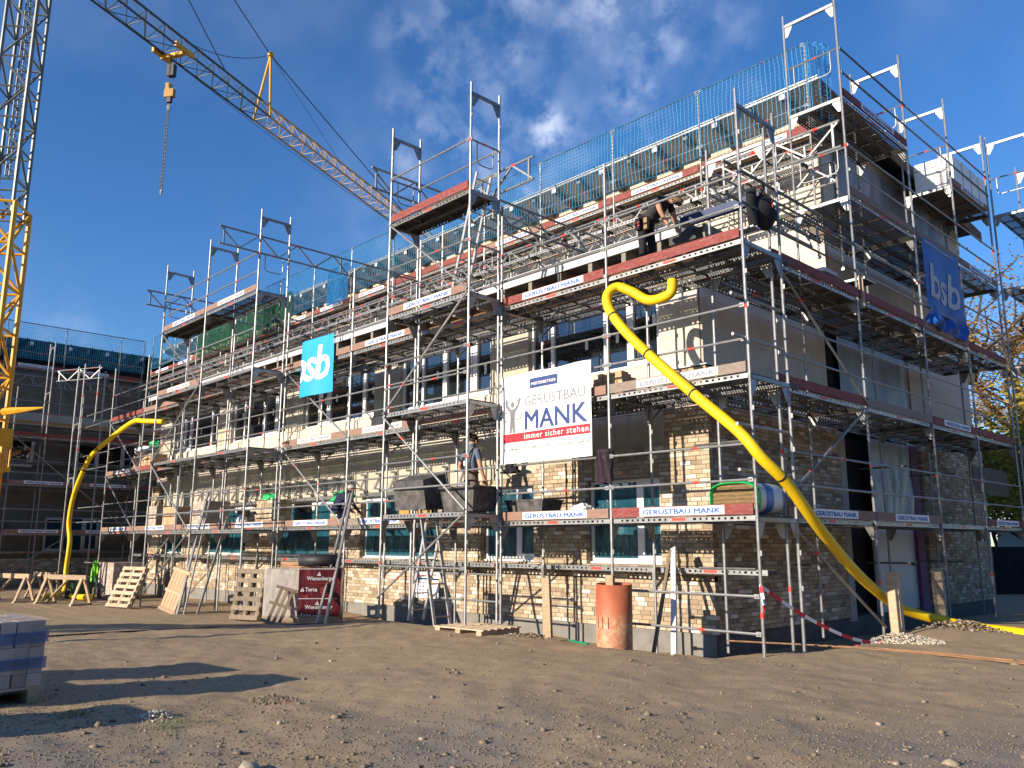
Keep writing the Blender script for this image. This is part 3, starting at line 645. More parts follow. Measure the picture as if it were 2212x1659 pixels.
# pale blocks --------------------------------------------------------
def block_me(l, h, d): return cached(('bk',round(l,2),round(h,2),d), lambda: MB().box(.0025,l-.0025,0,d,.0025,h-.0025).mesh('wall_block', BLOCK))
def blocks(face, s0, s1, z0, z1, t, l, h, d=.03, lim=1e9):
    k = 0; z = z0
    while z < z1-.03:
        hh = min(h, z1-z); x = s0; first = l*(.5 if k % 2 else 1)
        while x < s1-.02:
            ll = min(first, s1-x); first = l; face.put('wall_block', block_me(ll,hh,d), x, t, z); x += ll
        z += hh; k += 1
    mb = MB(); mb.box(s0,s1,t+.006,t+d+.01,z0,z1); face.put('block_joint', mb.mesh('block_joint', BLOCKJ))
blocks(FF, -16.6,-2.72,3.98,4.84,.14,.5,.215); blocks(FF,-25.5,-16.6,3.98,4.84,.14,1.0,.43)
blocks(FF,-2.84,-1.97,4.66,6.6,.13,.9,.64); blocks(FR,1.80,6.45,4.66,6.62,.13,1.25,.63); blocks(FR,10.95,15.3,4.5,6.62,.13,1.25,.63)
for (a,b) in ((-7.44,-6.25),(-11.97,-10.85),(-16.6,-15.6),(-21.35,-20.25)):
    mb = MB(); mb.box(a,b,.155,.179,4.86,6.6); FF.put('concrete_panel', mb.mesh('concrete_panel', CONC))
mb = MB(); mb.box(-25.5,-7.92,.15,.179,2.83,3.975); mb.box(-7.92,-2.72,.155,.179,3.30,3.975); FF.put('concrete_band', mb.mesh('concrete_band', CONC))
mb = MB(); mb.box(-2.72,-1.74,-.05,.14,4.645,4.665); FF.put('flashing', mb.mesh('flashing', ALU)); mb = MB(); mb.box(1.72,6.5,-.05,.14,4.645,4.662); FR.put('flashing', mb.mesh('flashing', ALU))
# brackets that will carry the brick course over the windows
bme = MB(); bme.box(-.05,.05,.10,.148,-.10,.42); bme.beam((0,.12,.34),(0,-.06,-.02),.05,.05); bme.box(-.06,.06,-.10,.12,-.05,-.02); bme.box(-.03,.03,-.06,.1,.32,.37); bme = bme.mesh('brick_bracket', ALU)
x = -8.2
while x > -22.5: FF.put('brick_bracket', bme, x, 0, 3.0); x -= .66
mb = MB()
for a,b in LW[2:]: mb.box(a-.25,b+.25,-.02,.12,2.785,2.80); mb.box(a-.25,b+.25,.125,.14,2.80,2.90)
FF.put('lintel_angle', mb.mesh('lintel_angle', STEELD))
for a,b in LW[:2]: mb = MB(); mb.box(a-.15,b+.15,-.004,.1,2.786,2.81); FF.put('lintel_angle', mb.mesh('lintel_angle', STEELD))
# windows ------------------------------------------------------------
def window(face, a, b, z0, z1, t, mull, sash=(), filmm=None, frame=WHITEP):
    mb = MB(); w = .065; d = .08; W_ = b-a; H = z1-z0
    mb.box(0,W_,0,d,0,w); mb.box(0,W_,0,d,H-w,H); mb.box(0,w,0,d,w,H-w); mb.box(W_-w,W_,0,d,w,H-w)
    for m in mull: mb.box(m*W_-.045,m*W_+.045,.0,d,w,H-w)
    edges = [0]+list(mull)+[1]
    for i in sash:
        x0 = edges[i]*W_+.055; x1 = edges[i+1]*W_-.055
        mb.box(x0,x1,-.012,.05,w+.002,w+.062); mb.box(x0,x1,-.012,.05,H-w-.062,H-w-.002); mb.box(x0,x0+.06,-.012,.05,w+.062,H-w-.062); mb.box(x1-.06,x1,-.012,.05,w+.062,H-w-.062)
    mb.box(-.02,W_+.02,-.06,.0,-.03,-.002)
    wo = face.put('window', mb.mesh('window', frame), a, t, z0)
    for i in range(len(edges)-1):
        pm = MB(); pm.box(edges[i]*W_+.04,edges[i+1]*W_-.04,.052,.062,.04,H-.04); part('pane', pm.mesh('pane', GLASS), wo, (0,0,0), 0, local=True)
        if RNG.random() < .75:
            x = (edges[i]+(edges[i+1]-edges[i])*RNG.uniform(.25,.7))*W_; z = H*RNG.uniform(.3,.5); st_ = MB(); st_.box(x,x+.075,.047,.0505,z,z+.21); part('sticker', st_.mesh('sticker', PLATE), wo, (0,0,0), 0, local=True)
    if filmm:
        spans = [(.0,1.)] if filmm > .1 else list(zip(edges, edges[1:]))
        for e0, e1 in spans:
            x0, x1 = (.03*W_, .97*W_) if filmm > .1 else (e0*W_+.075, e1*W_-.075); yb = -.03 if filmm > .1 else .022; am = 1 if filmm > .1 else .6
            def fn(u, v):
                x = x0+(x1-x0)*u; z = .03+(.04 if filmm < .1 else 0)+(H-.06-(.09 if filmm < .1 else 0)-filmm*abs(math.sin(u*5+a)))*v
                return (x, yb-am*(.025*mnoise.noise(Vector((x*5, z*1.2, a)))+.012*mnoise.noise(Vector((x*14, z*4, a)))), z)
            fm = MB(); fm.grid(fn, int(70*(x1-x0)/W_), 34); part('protective_film', fm.mesh('protective_film', BFILM, True), wo, (0,0,0), 0, local=True)
    return wo
window(FF,*LW[0],1.30,2.80,.16,(.66,),(1,),.05); window(FF,*LW[1],1.30,2.80,.16,(.62,),(1,),.06)
for i in (2,3,4,5): window(FF,*LW[i],1.30,2.80,.16,(.28,.62) if i < 5 else (.5,),(0,2) if i < 5 else (1,),.30 if i in (3,4) else .14)
mb = MB(); mb.box(-10.6,-9.35,.06,.075,2.05,2.72); put_text(mb,'n',-10.1,2.18,.3,.25,1,lambda a,b:(a,.058,b)); FF.put('plywood_sheet', mb.mesh('plywood_sheet',[M('ochre board',(.42,.25,.06),.7,0,.1), M('brown print',(.12,.06,.02),.7)]))
for i,(a,b,z) in enumerate(UW): window(FF,a,b,z,6.45,.26,(.18,.60,.77) if i == 0 else (.24,.48,.80) if i == 1 else (.2,.35,.62,.82) if i == 2 else (.2,.56,.8) if i == 3 else (.18,.34,.82),(3,) if i == 0 else (2,3) if i == 1 else (1,4) if i == 2 else (2,) if i == 3 else (1,))
# door and sheets on the side
mb = MB(); mb.box(6.49,6.76,-.01,.1,.1,3.95); FR.put('jamb_board', mb.mesh('jamb_board', M('pale board',(.38,.36,.33),.8)))
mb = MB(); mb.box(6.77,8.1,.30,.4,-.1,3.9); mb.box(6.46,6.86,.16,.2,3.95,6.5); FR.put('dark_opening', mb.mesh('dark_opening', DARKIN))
mb = MB(); mb.box(8.12,10.30,.10,.16,.16,2.20); mb.box(9.95,10.12,.07,.1,1.16,1.19,1); mb.box(10.08,10.12,.06,.1,1.14,1.21,1)
for k in range(5): mb.box(8.75+k*.19,8.90+k*.19,.094,.099,1.98,2.09,2)
door = FR.put('door', mb.mesh('door', [M('whitish door leaf',(.56,.58,.60),.4,0,.06), BLACK, BLUE]))
mb = MB(); mb.box(10.31,10.72,.02,.15,.05,3.95); FR.put('insulation_strip', mb.mesh('insulation_strip', M('purple insulation board',(.17,.06,.155),.7,0,.12)))
mb = MB(); mb.grid(lambda u,v: (8.0+2.3*u, .04+.05*mnoise.noise(Vector((u*7,v*2,1))), 2.25+1.7*v), 40, 16); mb.grid(lambda u,v: (6.9+3.6*u, .06+.06*mnoise.noise(Vector((u*9,v*2,5))), 4.0+2.5*v), 60, 20); FR.put('plastic_sheet', mb.mesh('plastic_sheet', GREYFILM, True))
# lower roof with eave, joists and board
mb = MB(); mb.box(-26.4,-1.85,1.32,6.45,7.0,7.16); part('lower_roof', mb.mesh('lower_roof', M('roof underlay',(.10,.105,.11),.8)), MBD)
mb = MB(); mb.box(-26.4,-1.95,1.28,1.31,6.95,7.09); mb.box(-26.4,-1.95,1.20,1.30,7.121,7.135)
for x in np.arange(-26,-2,3.0): mb.box(x-.004,x+.004,1.276,1.279,6.95,7.09)
part('fascia', mb.mesh('fascia', FASCIA), MBD)
jm = MB().box(-.05,.05,1.315,2.1,6.70,6.995).mesh('joist', JOIST)
for x in np.arange(-26.2,-1.9,.82): part('joist', jm, MBD, (x,0,0))
mb = MB(); mb.box(-26.3,-1.98,1.79,1.815,6.45,6.99); part('eave_panel', mb.mesh('eave_panel', OSB), MBD)
mb = MB(); mb.box(-2.2,-1.5,1.3,6.4,6.80,6.98); mb.box(-1.5,-1.46,1.3,6.4,6.75,7.02,1); part('side_eave', mb.mesh('side_eave',[M('dark roof board',(.06,.06,.06),.8), JOIST]), MBD)
# top storey
mb = MB(); mb.box(-36,-1.95,6.64,15.2,7.1,11.3); part('top_storey_core', mb.mesh('top_storey_core', CONC), MBD)
blocks(F3,-4.6,-1.79,7.17,11.2,.0,1.0,.62,.13); mb = MB(); mb.box(-36,-4.62,.05,.13,7.17,11.2); F3.put('wall', mb.mesh('wall', BLOCK))
F3b = Face(MBD,-1.79,0,math.pi/2); blocks(F3b,6.64,15.2,7.17,11.0,.0,1.25,.62,.14)
mb = MB(); mb.grid(lambda u,v: (7.2+7*u, -.05+.08*mnoise.noise(Vector((u*16,v*2,1))), 8.2+2.5*v), 80, 16); F3b.put('plastic_sheet', mb.mesh('plastic_sheet', GREYFILM, True))
for a,b in ((-6.6,-5.0),(-10,-8.2),(-14.5,-12.7),(-19.3,-17.2),(-24,-22),(-29,-27)): window(F3,a,b,7.6,9.9,.0,(.5,),(1,))
mb = MB(); mb.box(-36,-1.8,-.012,-.0,10.45,11.02); F3.put('eave_panel', mb.mesh('eave_panel', OSB))
# upper roof: high side to the front, falling gently to the rear
def rz(y): return 11.50-.085*(y-5.62)
mb = MB(); X0, X1 = -37.2, -1.25
n = 0; per = .25; xs = np.arange(X0, X1, per/2)
for i, x in enumerate(xs[:-1]):
    h0, h1 = (.045 if i%2 else 0), (.045 if (i+1)%2 else 0); x2 = xs[i+1]
    mb.add([(x,5.62,rz(5.62)+h0),(x2,5.62,rz(5.62)+h1),(x2,15.6,rz(15.6)+h1),(x,15.6,rz(15.6)+h0)], [(0,1,2,3)])
mb.add([(X0,5.64,rz(5.64)-.02),(X1,5.64,rz(5.64)-.02),(X1,15.6,rz(15.6)-.02),(X0,15.6,rz(15.6)-.02)], [(3,2,1,0)])
part('roof_sheet', mb.mesh('roof_sheet', ROOFM), MBD)
for i, x in enumerate(np.arange(X0+.3, X1, .87)):
    rm = cached('rafter', lambda: MB().add([(-.07,5.68,rz(5.68)-.03),(.07,5.68,rz(5.68)-.03),(.07,6.48,rz(6.48)-.03),(-.07,6.48,rz(6.48)-.03),(-.07,5.68,rz(5.68)-.17),(.07,5.68,rz(5.68)-.17),(.07,6.48,rz(6.48)-.40),(-.07,6.48,rz(6.48)-.40)], [(0,1,2,3),(7,6,5,4),(0,4,5,1),(1,5,6,2),(2,6,7,3),(3,7,4,0)]).mesh('rafter', JOIST))
    r = part('rafter', rm, MBD, (x,0,0)); rc = cached('rcap', lambda: MB().box(-.075,.075,5.615,5.635,rz(5.6)-.21,rz(5.6)-.085).mesh('rafter_cap', PLATE))
    if i % 2 == 0: part('rafter_cap', rc, r, (0,0,0), 0, local=True)
mb = MB(); mb.box(X0,X1,5.60,5.635,rz(5.6)-.075,rz(5.6)-.03); mb.box(X0,X1,5.57,5.60,rz(5.6)-.02,rz(5.6)+.005); part('eave_batten', mb.mesh('eave_batten', ALU), MBD)
mb = MB(); mb.add([(X0,5.64,rz(5.64)-.032),(X1,5.64,rz(5.64)-.032),(X1,6.5,rz(6.5)-.23),(X0,6.5,rz(6.5)-.23)], [(3,2,1,0)]); part('roof_underside', mb.mesh('roof_underside', M('pale eave board',(.62,.58,.51),.8,0,.12,3)), MBD)
mb = MB(); mb.add([(X1,5.62,rz(5.62)-.03),(X1,15.6,rz(15.6)-.03),(X1,15.6,rz(15.6)-.33),(X1,5.62,rz(5.62)-.33),(X1-.04,5.66,rz(5.66)-.03),(X1-.04,15.6,rz(15.6)-.03),(X1-.04,15.6,rz(15.6)-.33),(X1-.04,5.66,rz(5.66)-.33)],[(3,2,1,0),(4,5,6,7),(0,4,7,3),(2,6,5,1),(3,7,6,2)]); part('verge_board', mb.mesh('verge_board', OSB), MBD)
cm = MB().add([(-.03,0,0),(.03,0,0),(.03,.06,0),(-.03,.06,0),(0,.02,.075)],[(0,1,4),(1,2,4),(2,3,4),(3,0,4)]).mesh('ridge_clip', BLACK)
for x in np.arange(X0+.2, X1, .98): part('ridge_clip', cm, MBD, (x,5.63,rz(5.63)+.046))
# ---------------------------------------------------------------- wing on the left
CONCW = M('shade darkened wall of the wing', (.17,.16,.14), .9, 0, .25, 1.5, bump=.2, bscale=14, co='Pos')  # darker copy of the front concrete, the wing's shade is put into the colour
WG = thing('side_wing', 'shaded wing of the building at the left with scaffold in front', 'building', (-34.7,0,0)); FW = Face(WG,-34.7,0,math.pi/2)
wl = [(-9,-6.3),(-4.6,-1.9),(.3,2.6),(4.6,6.9)]; wu = [(-10,-6.2),(-4.3,-.4),(1.2,4.2)]
ops = [(a,b,1.25,2.75) for a,b in wl]+[(a,b,4.85,6.4) for a,b in wu]; mb = MB()
for a,b,z0,z1 in free_boxes(-14,16,-.5,6.7,ops): mb.box(a,b,.0,.4,z0,z1)
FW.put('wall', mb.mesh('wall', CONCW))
for a,b in wl: window(FW,a,b,1.25,2.75,.1,(.35,.7),(0,2),.1)
for a,b in wu: window(FW,a,b,4.85,6.4,.1,(.35,.7),(0,2))
mb = MB(); c0 = len(CAND); CAND2 = CAND; CAND = []
lay(FW, [(-14,7,-.1,.95)], -.1)
for f,a,l,t_,z in CAND: mb.box(a,a+l,-.13+t_,-.03,z,z+BH)
FW.put('brick', mb.mesh('brick', BRICK), kind='stuff'); mb = MB(); mb.box(-14,7,-.12,-.001,-.4,.95); FW.put('mortar', mb.mesh('mortar', MORTAR))
mb = MB(); mb.box(-14,16,-.6,5.2,7.0,7.15); FW.put('lower_roof', mb.mesh('lower_roof', JOIST)); mb = MB(); mb.box(-14,16,-.66,-.61,6.8,7.12); FW.put('fascia', mb.mesh('fascia', M('shade darkened eave board of the wing',(.30,.30,.29),.7)))  # eave board colour darkened to stand for the shade on the wing
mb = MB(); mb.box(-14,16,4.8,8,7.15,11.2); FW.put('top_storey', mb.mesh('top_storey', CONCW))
mb = MB(); mb.box(-14,16,4.7,4.79,10.25,11.2); FW.put('eave_panel', mb.mesh('eave_panel', M('painted eave shade',(.013,.013,.016),.9))); mb = MB(); mb.box(-14,16,3.9,12,11.3,11.36); FW.put('roof_sheet', mb.mesh('roof_sheet', ROOFM))  # near-black eave panel: the deep shade under the roof painted as colour
for y in np.arange(-14,16,.87): FW.put('rafter', cached('wr', lambda: MB().box(-.05,.05,3.95,4.7,11.05,11.295).mesh('rafter', JOIST)), y)
for y in np.arange(-14,16,1.74): FW.put('rafter_cap', cached('wc', lambda: MB().box(-.08,.08,3.88,3.9,11.08,11.24).mesh('rafter_cap', PLATE)), y)
for y in np.arange(-14,16,.98): FW.put('ridge_clip', cm, y, 3.9, 11.36)
G = scaffold('shaded scaffold along the left wing with name plates on its boards', -33, 0, math.pi/2)
GS = [-9.4,-6.83,-4.26,-1.69,.88,3.45,6.02]
for a in GS:
    for z,h in ((-.3,2.3),(2,2),(4,2)): G.frame(a,z,h,W9)
for i in range(6):
    a0,a1 = GS[i],GS[i+1]
    for z in (2,4,6): G.deck(a0,a1,z,W9); G.rails(a0,a1,z); G.toe(a0,a1,z,'sign brown' if z < 6 and i%3 != 2 else 'red'); G.put('deck_plank', plank_me(a1-a0,.32), a0, W9+.04, z); G.put('deck_plank', plank_me(a1-a0,.32), a0, W9+.04, z-.75 if z == 2 else z+.01-1.0) if z != 4 else None; G.rails(a0,a1,z,t=W9,hs=(.5,1.0))
G.brace(GS[2],2,GS[3],4); G.brace(GS[3],.2,GS[4],2); G.brace(GS[5],4,GS[6],6)
for a in GS: G.put('post', post_me(2.05), a, 0, 6); G.put('console', console_me(), a, W9, 2); G.put('console', console_me(), a, W9, 6)
for i in range(6): G.rails(GS[i],GS[i+1],6,t=.02,hs=(1.5,))
G.brace(GS[3],6,GS[4],4); G.brace(GS[4],4,GS[5],2)
G.frame(-.45,6,2,.75,0); G.frame(-.45,8,2,.75,.2); G.frame(-.45,-.2,6.2,.75); G.put('lattice_girder', girder_me(2.4,.45), -.5, -.9, 8.3, turn=-1.1)
H = scaffold('upper scaffold of the left wing with net along the roof', -38, 0, math.pi/2)
HS = [-9.0,-6.43,-3.86,-1.29,1.28,3.85,5.0]
for a in HS: H.put('post', post_me(4.75), a, 0, 7.25)
for i in range(6):
    a0,a1 = HS[i],HS[i+1]; H.deck(a0,a1,9.85,W9); H.toe(a0,a1,9.85,'sign red' if i not in (0,5) else 'red'); H.put('guard_rail', rail_me(a1-a0,False), a0, 0, 12); H.put('guard_rail', rail_me(a1-a0), a0, 0, 10.6); H.put('lattice_girder', girder_me(a1-a0), a0, -.05, 9.0)
net('safety_net', 'net along the roof edge of the shaded left wing', lambda u,v,s: (-38.05+s, -9+u*14.1, 10.3+1.7*v), 150, 17, NETM, .007)
# ---------------------------------------------------------------- tower crane
MX, MY = -25.42, -4.44; ja = math.radians(-26); jd = Vector((math.sin(ja), math.cos(ja), 0)); jn = Vector((jd.y, -jd.x, 0))
CR = thing('tower_crane', 'tower crane whose mast rises at the left edge and whose jib crosses the sky', 'crane', (MX,MY,-.2))
def mast_mb(z0, z1, w, r, bay):
    mb = MB(); a0 = math.radians(-79.3+90)      # corner towards the yard
    cs = [Vector((math.cos(a0+k*math.pi/2)*w*.7071, math.sin(a0+k*math.pi/2)*w*.7071, 0)) for k in range(4)]
    for c in cs: mb.tube(c+Vector((0,0,z0)), c+Vector((0,0,z1)), r, 6)
    n = max(1, round((z1-z0)/bay)); d = (z1-z0)/n
    for i in range(n+1):
        for k in range(4):
            p, q = cs[k], cs[(k+1)%4]; za = z0+i*d
            mb.tube(p+Vector((0,0,za)), q+Vector((0,0,za)), r*.6, 5)
            if i < n:
                if (i+k)%2: p, q = q, p
                mb.tube(p+Vector((0,0,za)), q+Vector((0,0,za+d)), r*.65, 5)
    return mb
part('mast', mast_mb(12.6,24,.98,.062,1.15).mesh('mast', CRM), CR, (MX,MY,0))
mb = mast_mb(14.0,23.8,.3,.02,.33); part('mast_ladder', mb.mesh('mast_ladder', CRM), CR, (MX+.1,MY+.1,0))
mb = mast_mb(-.2,12.9,1.22,.085,1.5); mb.box(-.05,.05,-.05,.05,12.5,12.6)
part('mast', mb.mesh('mast', CRY), CR, (MX,MY,0), label='yellow lower mast section')
mb = MB(); mb.path([(.3,.2,5.75),(1.3,.7,5.78),(2.6,1.25,5.80)], .1, 6, radii=[.13,.12,.02]); mb.box(.95,1.35,.3,.75,4.65,5.2); 
for x in (.95,1.35):
    for y in (.3,.75): mb.tube((x,y,3.9),(x,y,5.0),.03,6)
mb.box(.6,1.40,.1,.80,3.85,3.97); part('crane_platform', mb.mesh('crane_platform', CRY), CR, (MX,MY,0))
def jib_mb(t0, t1, z, h, w, bay=1.05, r=.05):
    mb = MB(); P = lambda t, k: jd*t+(jn*(w/2 if k == 1 else -w/2 if k == 2 else 0))+Vector((0,0,z+(h if k == 0 else 0)))
    for k in range(3): mb.tube(P(t0,k), P(t1,k), r*(1.15 if k == 0 else 1), 6)
    n = round((t1-t0)/bay); d = (t1-t0)/n
    for i in range(n):
        a, b = t0+i*d, t0+(i+1)*d
        for k in (1,2): mb.tube(P(a,k),P((a+b)/2,0),r*.45,5); mb.tube(P((a+b)/2,0),P(b,k),r*.45,5)
        mb.tube(P(a,1),P(a,2),r*.45,5); mb.tube(P(a,1 if i%2 else 2),P(b,2 if i%2 else 1),r*.4,5)
    return mb
JZ = 22.95
part('jib', jib_mb(-9,13.2,JZ,.98,1.0).mesh('jib', CRG), CR, (MX,MY,0)); part('jib', jib_mb(13.2,34,JZ,.95,.95).mesh('jib', CRO), CR, (MX,MY,0), label='orange outer half of the jib')
mb = MB(); top = jd*13.6+Vector((0,0,26.75))
for s in (-1,1): mb.tube(jd*13.2+jn*.5*s+Vector((0,0,JZ)), top, .07, 6)
mb.box(top.x-.12,top.x+.12,top.y-.12,top.y+.12,top.z-.1,top.z+.12); part('jib_tower', mb.mesh('jib_tower', CRY), CR, (MX,MY,0))
mb = MB(); apex = Vector((0,0,31.5)); mb.tube(apex, jd*10.3+Vector((0,0,JZ+1)), .028, 5); mb.tube(apex+jd*1.5, top, .028, 5); mb.tube(top, jd*28.5+Vector((0,0,JZ+1)), .03, 5); mb.tube(top, jd*20.5+Vector((0,0,JZ+1)), .012, 5)
mb.path([jd*8.0+Vector((0,0,JZ+1))+ (top-(jd*8.0+Vector((0,0,JZ+1))))*u-Vector((0,0,1.6*u*(1-u))) for u in [i/8 for i in range(9)]], .018, 5); mb.path([jd*t_+Vector((0,0,JZ-.12-.5*math.sin(math.pi*t_/34))) for t_ in range(0,35,3)], .012, 5)
part('tie_bar', mb.mesh('tie_bar', CABLE), CR, (MX,MY,0))
tp = jd*6.95
mb = MB()
for s in (-1,1): mb.beam(tp+jn*.62*s-jd*.55+Vector((0,0,JZ-.06)), tp+jn*.62*s+jd*.55+Vector((0,0,JZ-.06)), .12, .22)
mb.beam(tp-jn*.6+Vector((0,0,JZ-.2)), tp+jn*.6+Vector((0,0,JZ-.2)), .22, .16); part('trolley', mb.mesh('trolley', CRY), CR, (MX,MY,0))
mb = MB()
for s in (-.2,.2): mb.tube(tp+jd*s+Vector((0,0,JZ-.2)), tp+jd*s*.6+Vector((0,0,21.2)), .012, 5)
part('hoist_rope', mb.mesh('hoist_rope', CABLE), CR, (MX,MY,0))
mb = MB(); mb.box(-.22,.22,-.10,.10,20.75,21.12); mb.box(-.19,.0,-.09,.09,21.12,21.42); mb.box(-.1,.1,-.08,.08,20.5,20.75,1); mb.box(-.16,.16,-.12,.12,21.75,22.3,1); part('hook_block', mb.mesh('hook_block', [M('hook block ochre paint',(.36,.20,.03),.6), BLACK]), CR, (MX+tp.x,MY+tp.y,0), .6)
mb = MB(); mb.path([(.1*math.cos(a),0,20.28+.16*math.sin(a)) for a in [i*math.pi/5 for i in range(11)]], .03, 6)
n = 44
for i in range(n):
    z = 20.1-i*3.6/n
    for dx,dy in ((.06,.0),(-.06,.03),(0,-.05)): mb.path([(dx+.02*math.cos(a)*(i%2), dy+.02*math.cos(a)*(1-i%2), z-.04+.055*math.sin(a)) for a in (0,1.57,3.14,4.71,6.28)], .014, 4)
mb.path([(.07*math.cos(a),0,16.35+.14*math.sin(a)) for a in [i*math.pi/5 for i in range(10)]], .03, 6)
thing('chain_sling', 'bundled grey chain sling hanging from the crane hook against the sky', 'chain', (MX+tp.x,MY+tp.y,0), me=mb.mesh('chain_sling', STEELD))
# ---------------------------------------------------------------- hoses
def smooth(pts, k=7):
    pts = [Vector(p) for p in pts]; o = []
    for i in range(len(pts)-1):
        p0, p1, p2, p3 = pts[max(i-1,0)], pts[i], pts[i+1], pts[min(i+2,len(pts)-1)]
        for j in range(k):
            t_ = j/k; o.append(.5*((2*p1)+(p2-p0)*t_+(2*p0-5*p1+4*p2-p3)*t_*t_+(3*p1-p0-3*p2+p3)*t_**3))
    return o+[pts[-1]]
def hose(pts, r, label, ribs=.03, collar=()):
    q = smooth(pts, 10); L_ = [0]
    for a, b in zip(q, q[1:]): L_.append(L_[-1]+(b-a).length)
    n = int(L_[-1]/(ribs/2)); p2 = []; j = 0
    for i in range(n+1):
        d = L_[-1]*i/n
        while j < len(q)-2 and L_[j+1] < d: j += 1
        p2.append(q[j].lerp(q[j+1], (d-L_[j])/max(1e-6, L_[j+1]-L_[j])))
    rad = [r*(1+.022*(i%2)) for i in range(n+1)]
    mb = MB(); mb.path(p2, r, 14, 0, radii=rad)
    for c in collar:
        k = int(c*n); mb.path(p2[k:k+3], r*1.06, 14, 1)
    return thing('hose', label, 'hose', me=mb.mesh('hose', [YEL, BLACK], True))
hose([(-1.42,.25,5.75),(-1.45,.2,5.52),(-1.85,.2,5.50),(-2.15,.12,5.70),(-2.38,.02,5.80),(-2.47,-.12,5.62),(-2.32,-.17,5.28),(-1.84,-.17,4.72),(-.85,-.17,3.80),(-.12,-.17,3.16),(.16,-.08,2.78),(.31,.30,2.44),(.33,1.0,1.92),(.16,2.2,1.39),(.06,3.3,.95),(.10,4.3,.57),(.47,4.9,.37),(.98,4.9,.29),(1.83,4.5,.28),(2.5,4.1,.27)], .080, 'thick yellow ribbed hose running from the upper deck down past the corner to the ground', collar=(.145,.22,.30,.435))
hose([(-19.8,-.6,5.3),(-20.5,-.9,5.36),(-21.43,-.95,5.42),(-23.45,-.95,5.05),(-25.20,-.95,4.6),(-26.2,-.95,3.87),(-26.78,-.95,3.15),(-26.94,-.95,2.33),(-26.62,-.95,1.67),(-26.72,-.95,.71),(-26.5,-1.0,.0),(-26.3,-1.3,-.12),(-25.3,-1.9,-.12)], .078, 'yellow hose curving down in front of the dark left wing', ribs=.08, collar=(.38,.5))
hose([(-25.6,-1.0,-.10),(-24.5,-1.3,-.11),(-23.4,-1.1,-.10)], .09, 'yellow hose length lying on the ground behind the sawhorses', ribs=.08)
# ---------------------------------------------------------------- banners
def sheet(mb, P, x0, x1, z0, z1, nu=24, nv=16, m=0): mb.grid(lambda u,v: P(x0+(x1-x0)*u, z0+(z1-z0)*v), nu, nv, m)
mb = MB(); BW, BH_ = 2.17, 1.60
def wav(x, z): return .018*math.sin(x*2.3+1)*math.sin(z*1.9)+.010*mnoise.noise(Vector((x*2.2,z*2.2,3)))+ .02*abs(math.sin(x*4.5))*max(0,(z-BH_+.15))
def BP(off): return lambda x, z: (x, wav(x,z)-off, z-.012*math.sin(x*5.8)*(z > BH_-.05))
P0, P1, P2_ = BP(0), BP(.004), BP(.007)
sheet(mb, P0, 0, BW, 0, BH_, 40, 30)
U_ = lambda u: u*BW; V_ = lambda v: (1-v)*BH_
sheet(mb, P1, U_(.335), U_(.655), V_(.185), V_(.075), 8, 2, 1); put_text(mb,'MEISTERBETRIEB',U_(.355),V_(.153),U_(.28),.05,2,P2_,.01)
put_text(mb,'GERÜSTBAU',U_(.27),V_(.375),U_(.675),.215,3,P1,-.012); sheet(mb,P1,U_(.10),U_(.985),V_(.418),V_(.412),12,1,3)
put_text(mb,'MANK',U_(.275),V_(.640),U_(.685),.335,1,P1,.018)
sheet(mb,P1,U_(.015),U_(.985),V_(.765),V_(.665),14,3,4); put_text(mb,'immer sicher stehen',U_(.27),V_(.742),U_(.70),.105,2,P2_,.006,0,1.15)
put_text(mb,'Kritzkow',U_(.055),V_(.862),U_(.135),.058,3,P1,.004); put_text(mb,'+49 (0)38454-20209',U_(.235),V_(.866),U_(.32),.066,3,P1,.004); put_text(mb,'geruestbau-mank.de',U_(.645),V_(.866),U_(.335),.066,3,P1,.004)
for x0,x1,z0,z1 in ((.595,.632,.835,.832),(.595,.632,.862,.859),(.595,.598,.862,.832),(.629,.632,.862,.832),(.602,.626,.849,.845)): sheet(mb,P1,U_(x0),U_(x1),V_(z0),V_(z1),1,1,3)
mb.add([P1(U_(.032)+.018*math.cos(a),V_(.843)+.022*math.sin(a)+(-.02 if i == 9 else 0)) for i,a in enumerate([k*.628 for k in range(12)])],[tuple(range(10))],3)
mb.add([P1(U_(.205)+.02*math.cos(a),V_(.848)+.02*math.sin(a)) for a in [k*.628 for k in range(10)]],[tuple(range(10))],3)
def poly2(pts, m=3): mb.add([P1(U_(a),V_(b)) for a,b in pts],[tuple(range(len(pts)))],m)
def limb2(a, b, wa, wb):
    dx, dy = b[0]-a[0], (b[1]-a[1])*BH_/BW; l = math.hypot(dx,dy); nx, ny = -dy/l, dx/l*BW/BH_
    poly2([(a[0]+nx*wa,a[1]+ny*wa),(b[0]+nx*wb,b[1]+ny*wb),(b[0]-nx*wb,b[1]-ny*wb),(a[0]-nx*wa,a[1]-ny*wa)])
poly2([(.125+.022*math.cos(k*.524),.335+.034*math.sin(k*.524)) for k in range(12)])
poly2([(.085,.385),(.165,.385),(.155,.46),(.15,.535),(.10,.535),(.095,.46)])
limb2((.158,.395),(.195,.345),.014,.012); limb2((.195,.345),(.215,.265),.012,.009); limb2((.09,.395),(.062,.345),.014,.012); limb2((.062,.345),(.055,.26),.012,.009)
limb2((.138,.53),(.145,.66),.018,.012); limb2((.112,.53),(.105,.66),.018,.012)
for a,b in (((.02,.30),(.245,.285)),((.035,.42),(.10,.415)),((.05,.245),(.045,.65)),((.185,.24),(.185,.33)),((.03,.52),(.24,.50)),((.19,.45),(.185,.66)),((.165,.56),(.25,.46))): limb2(a,b,.0028,.0028)
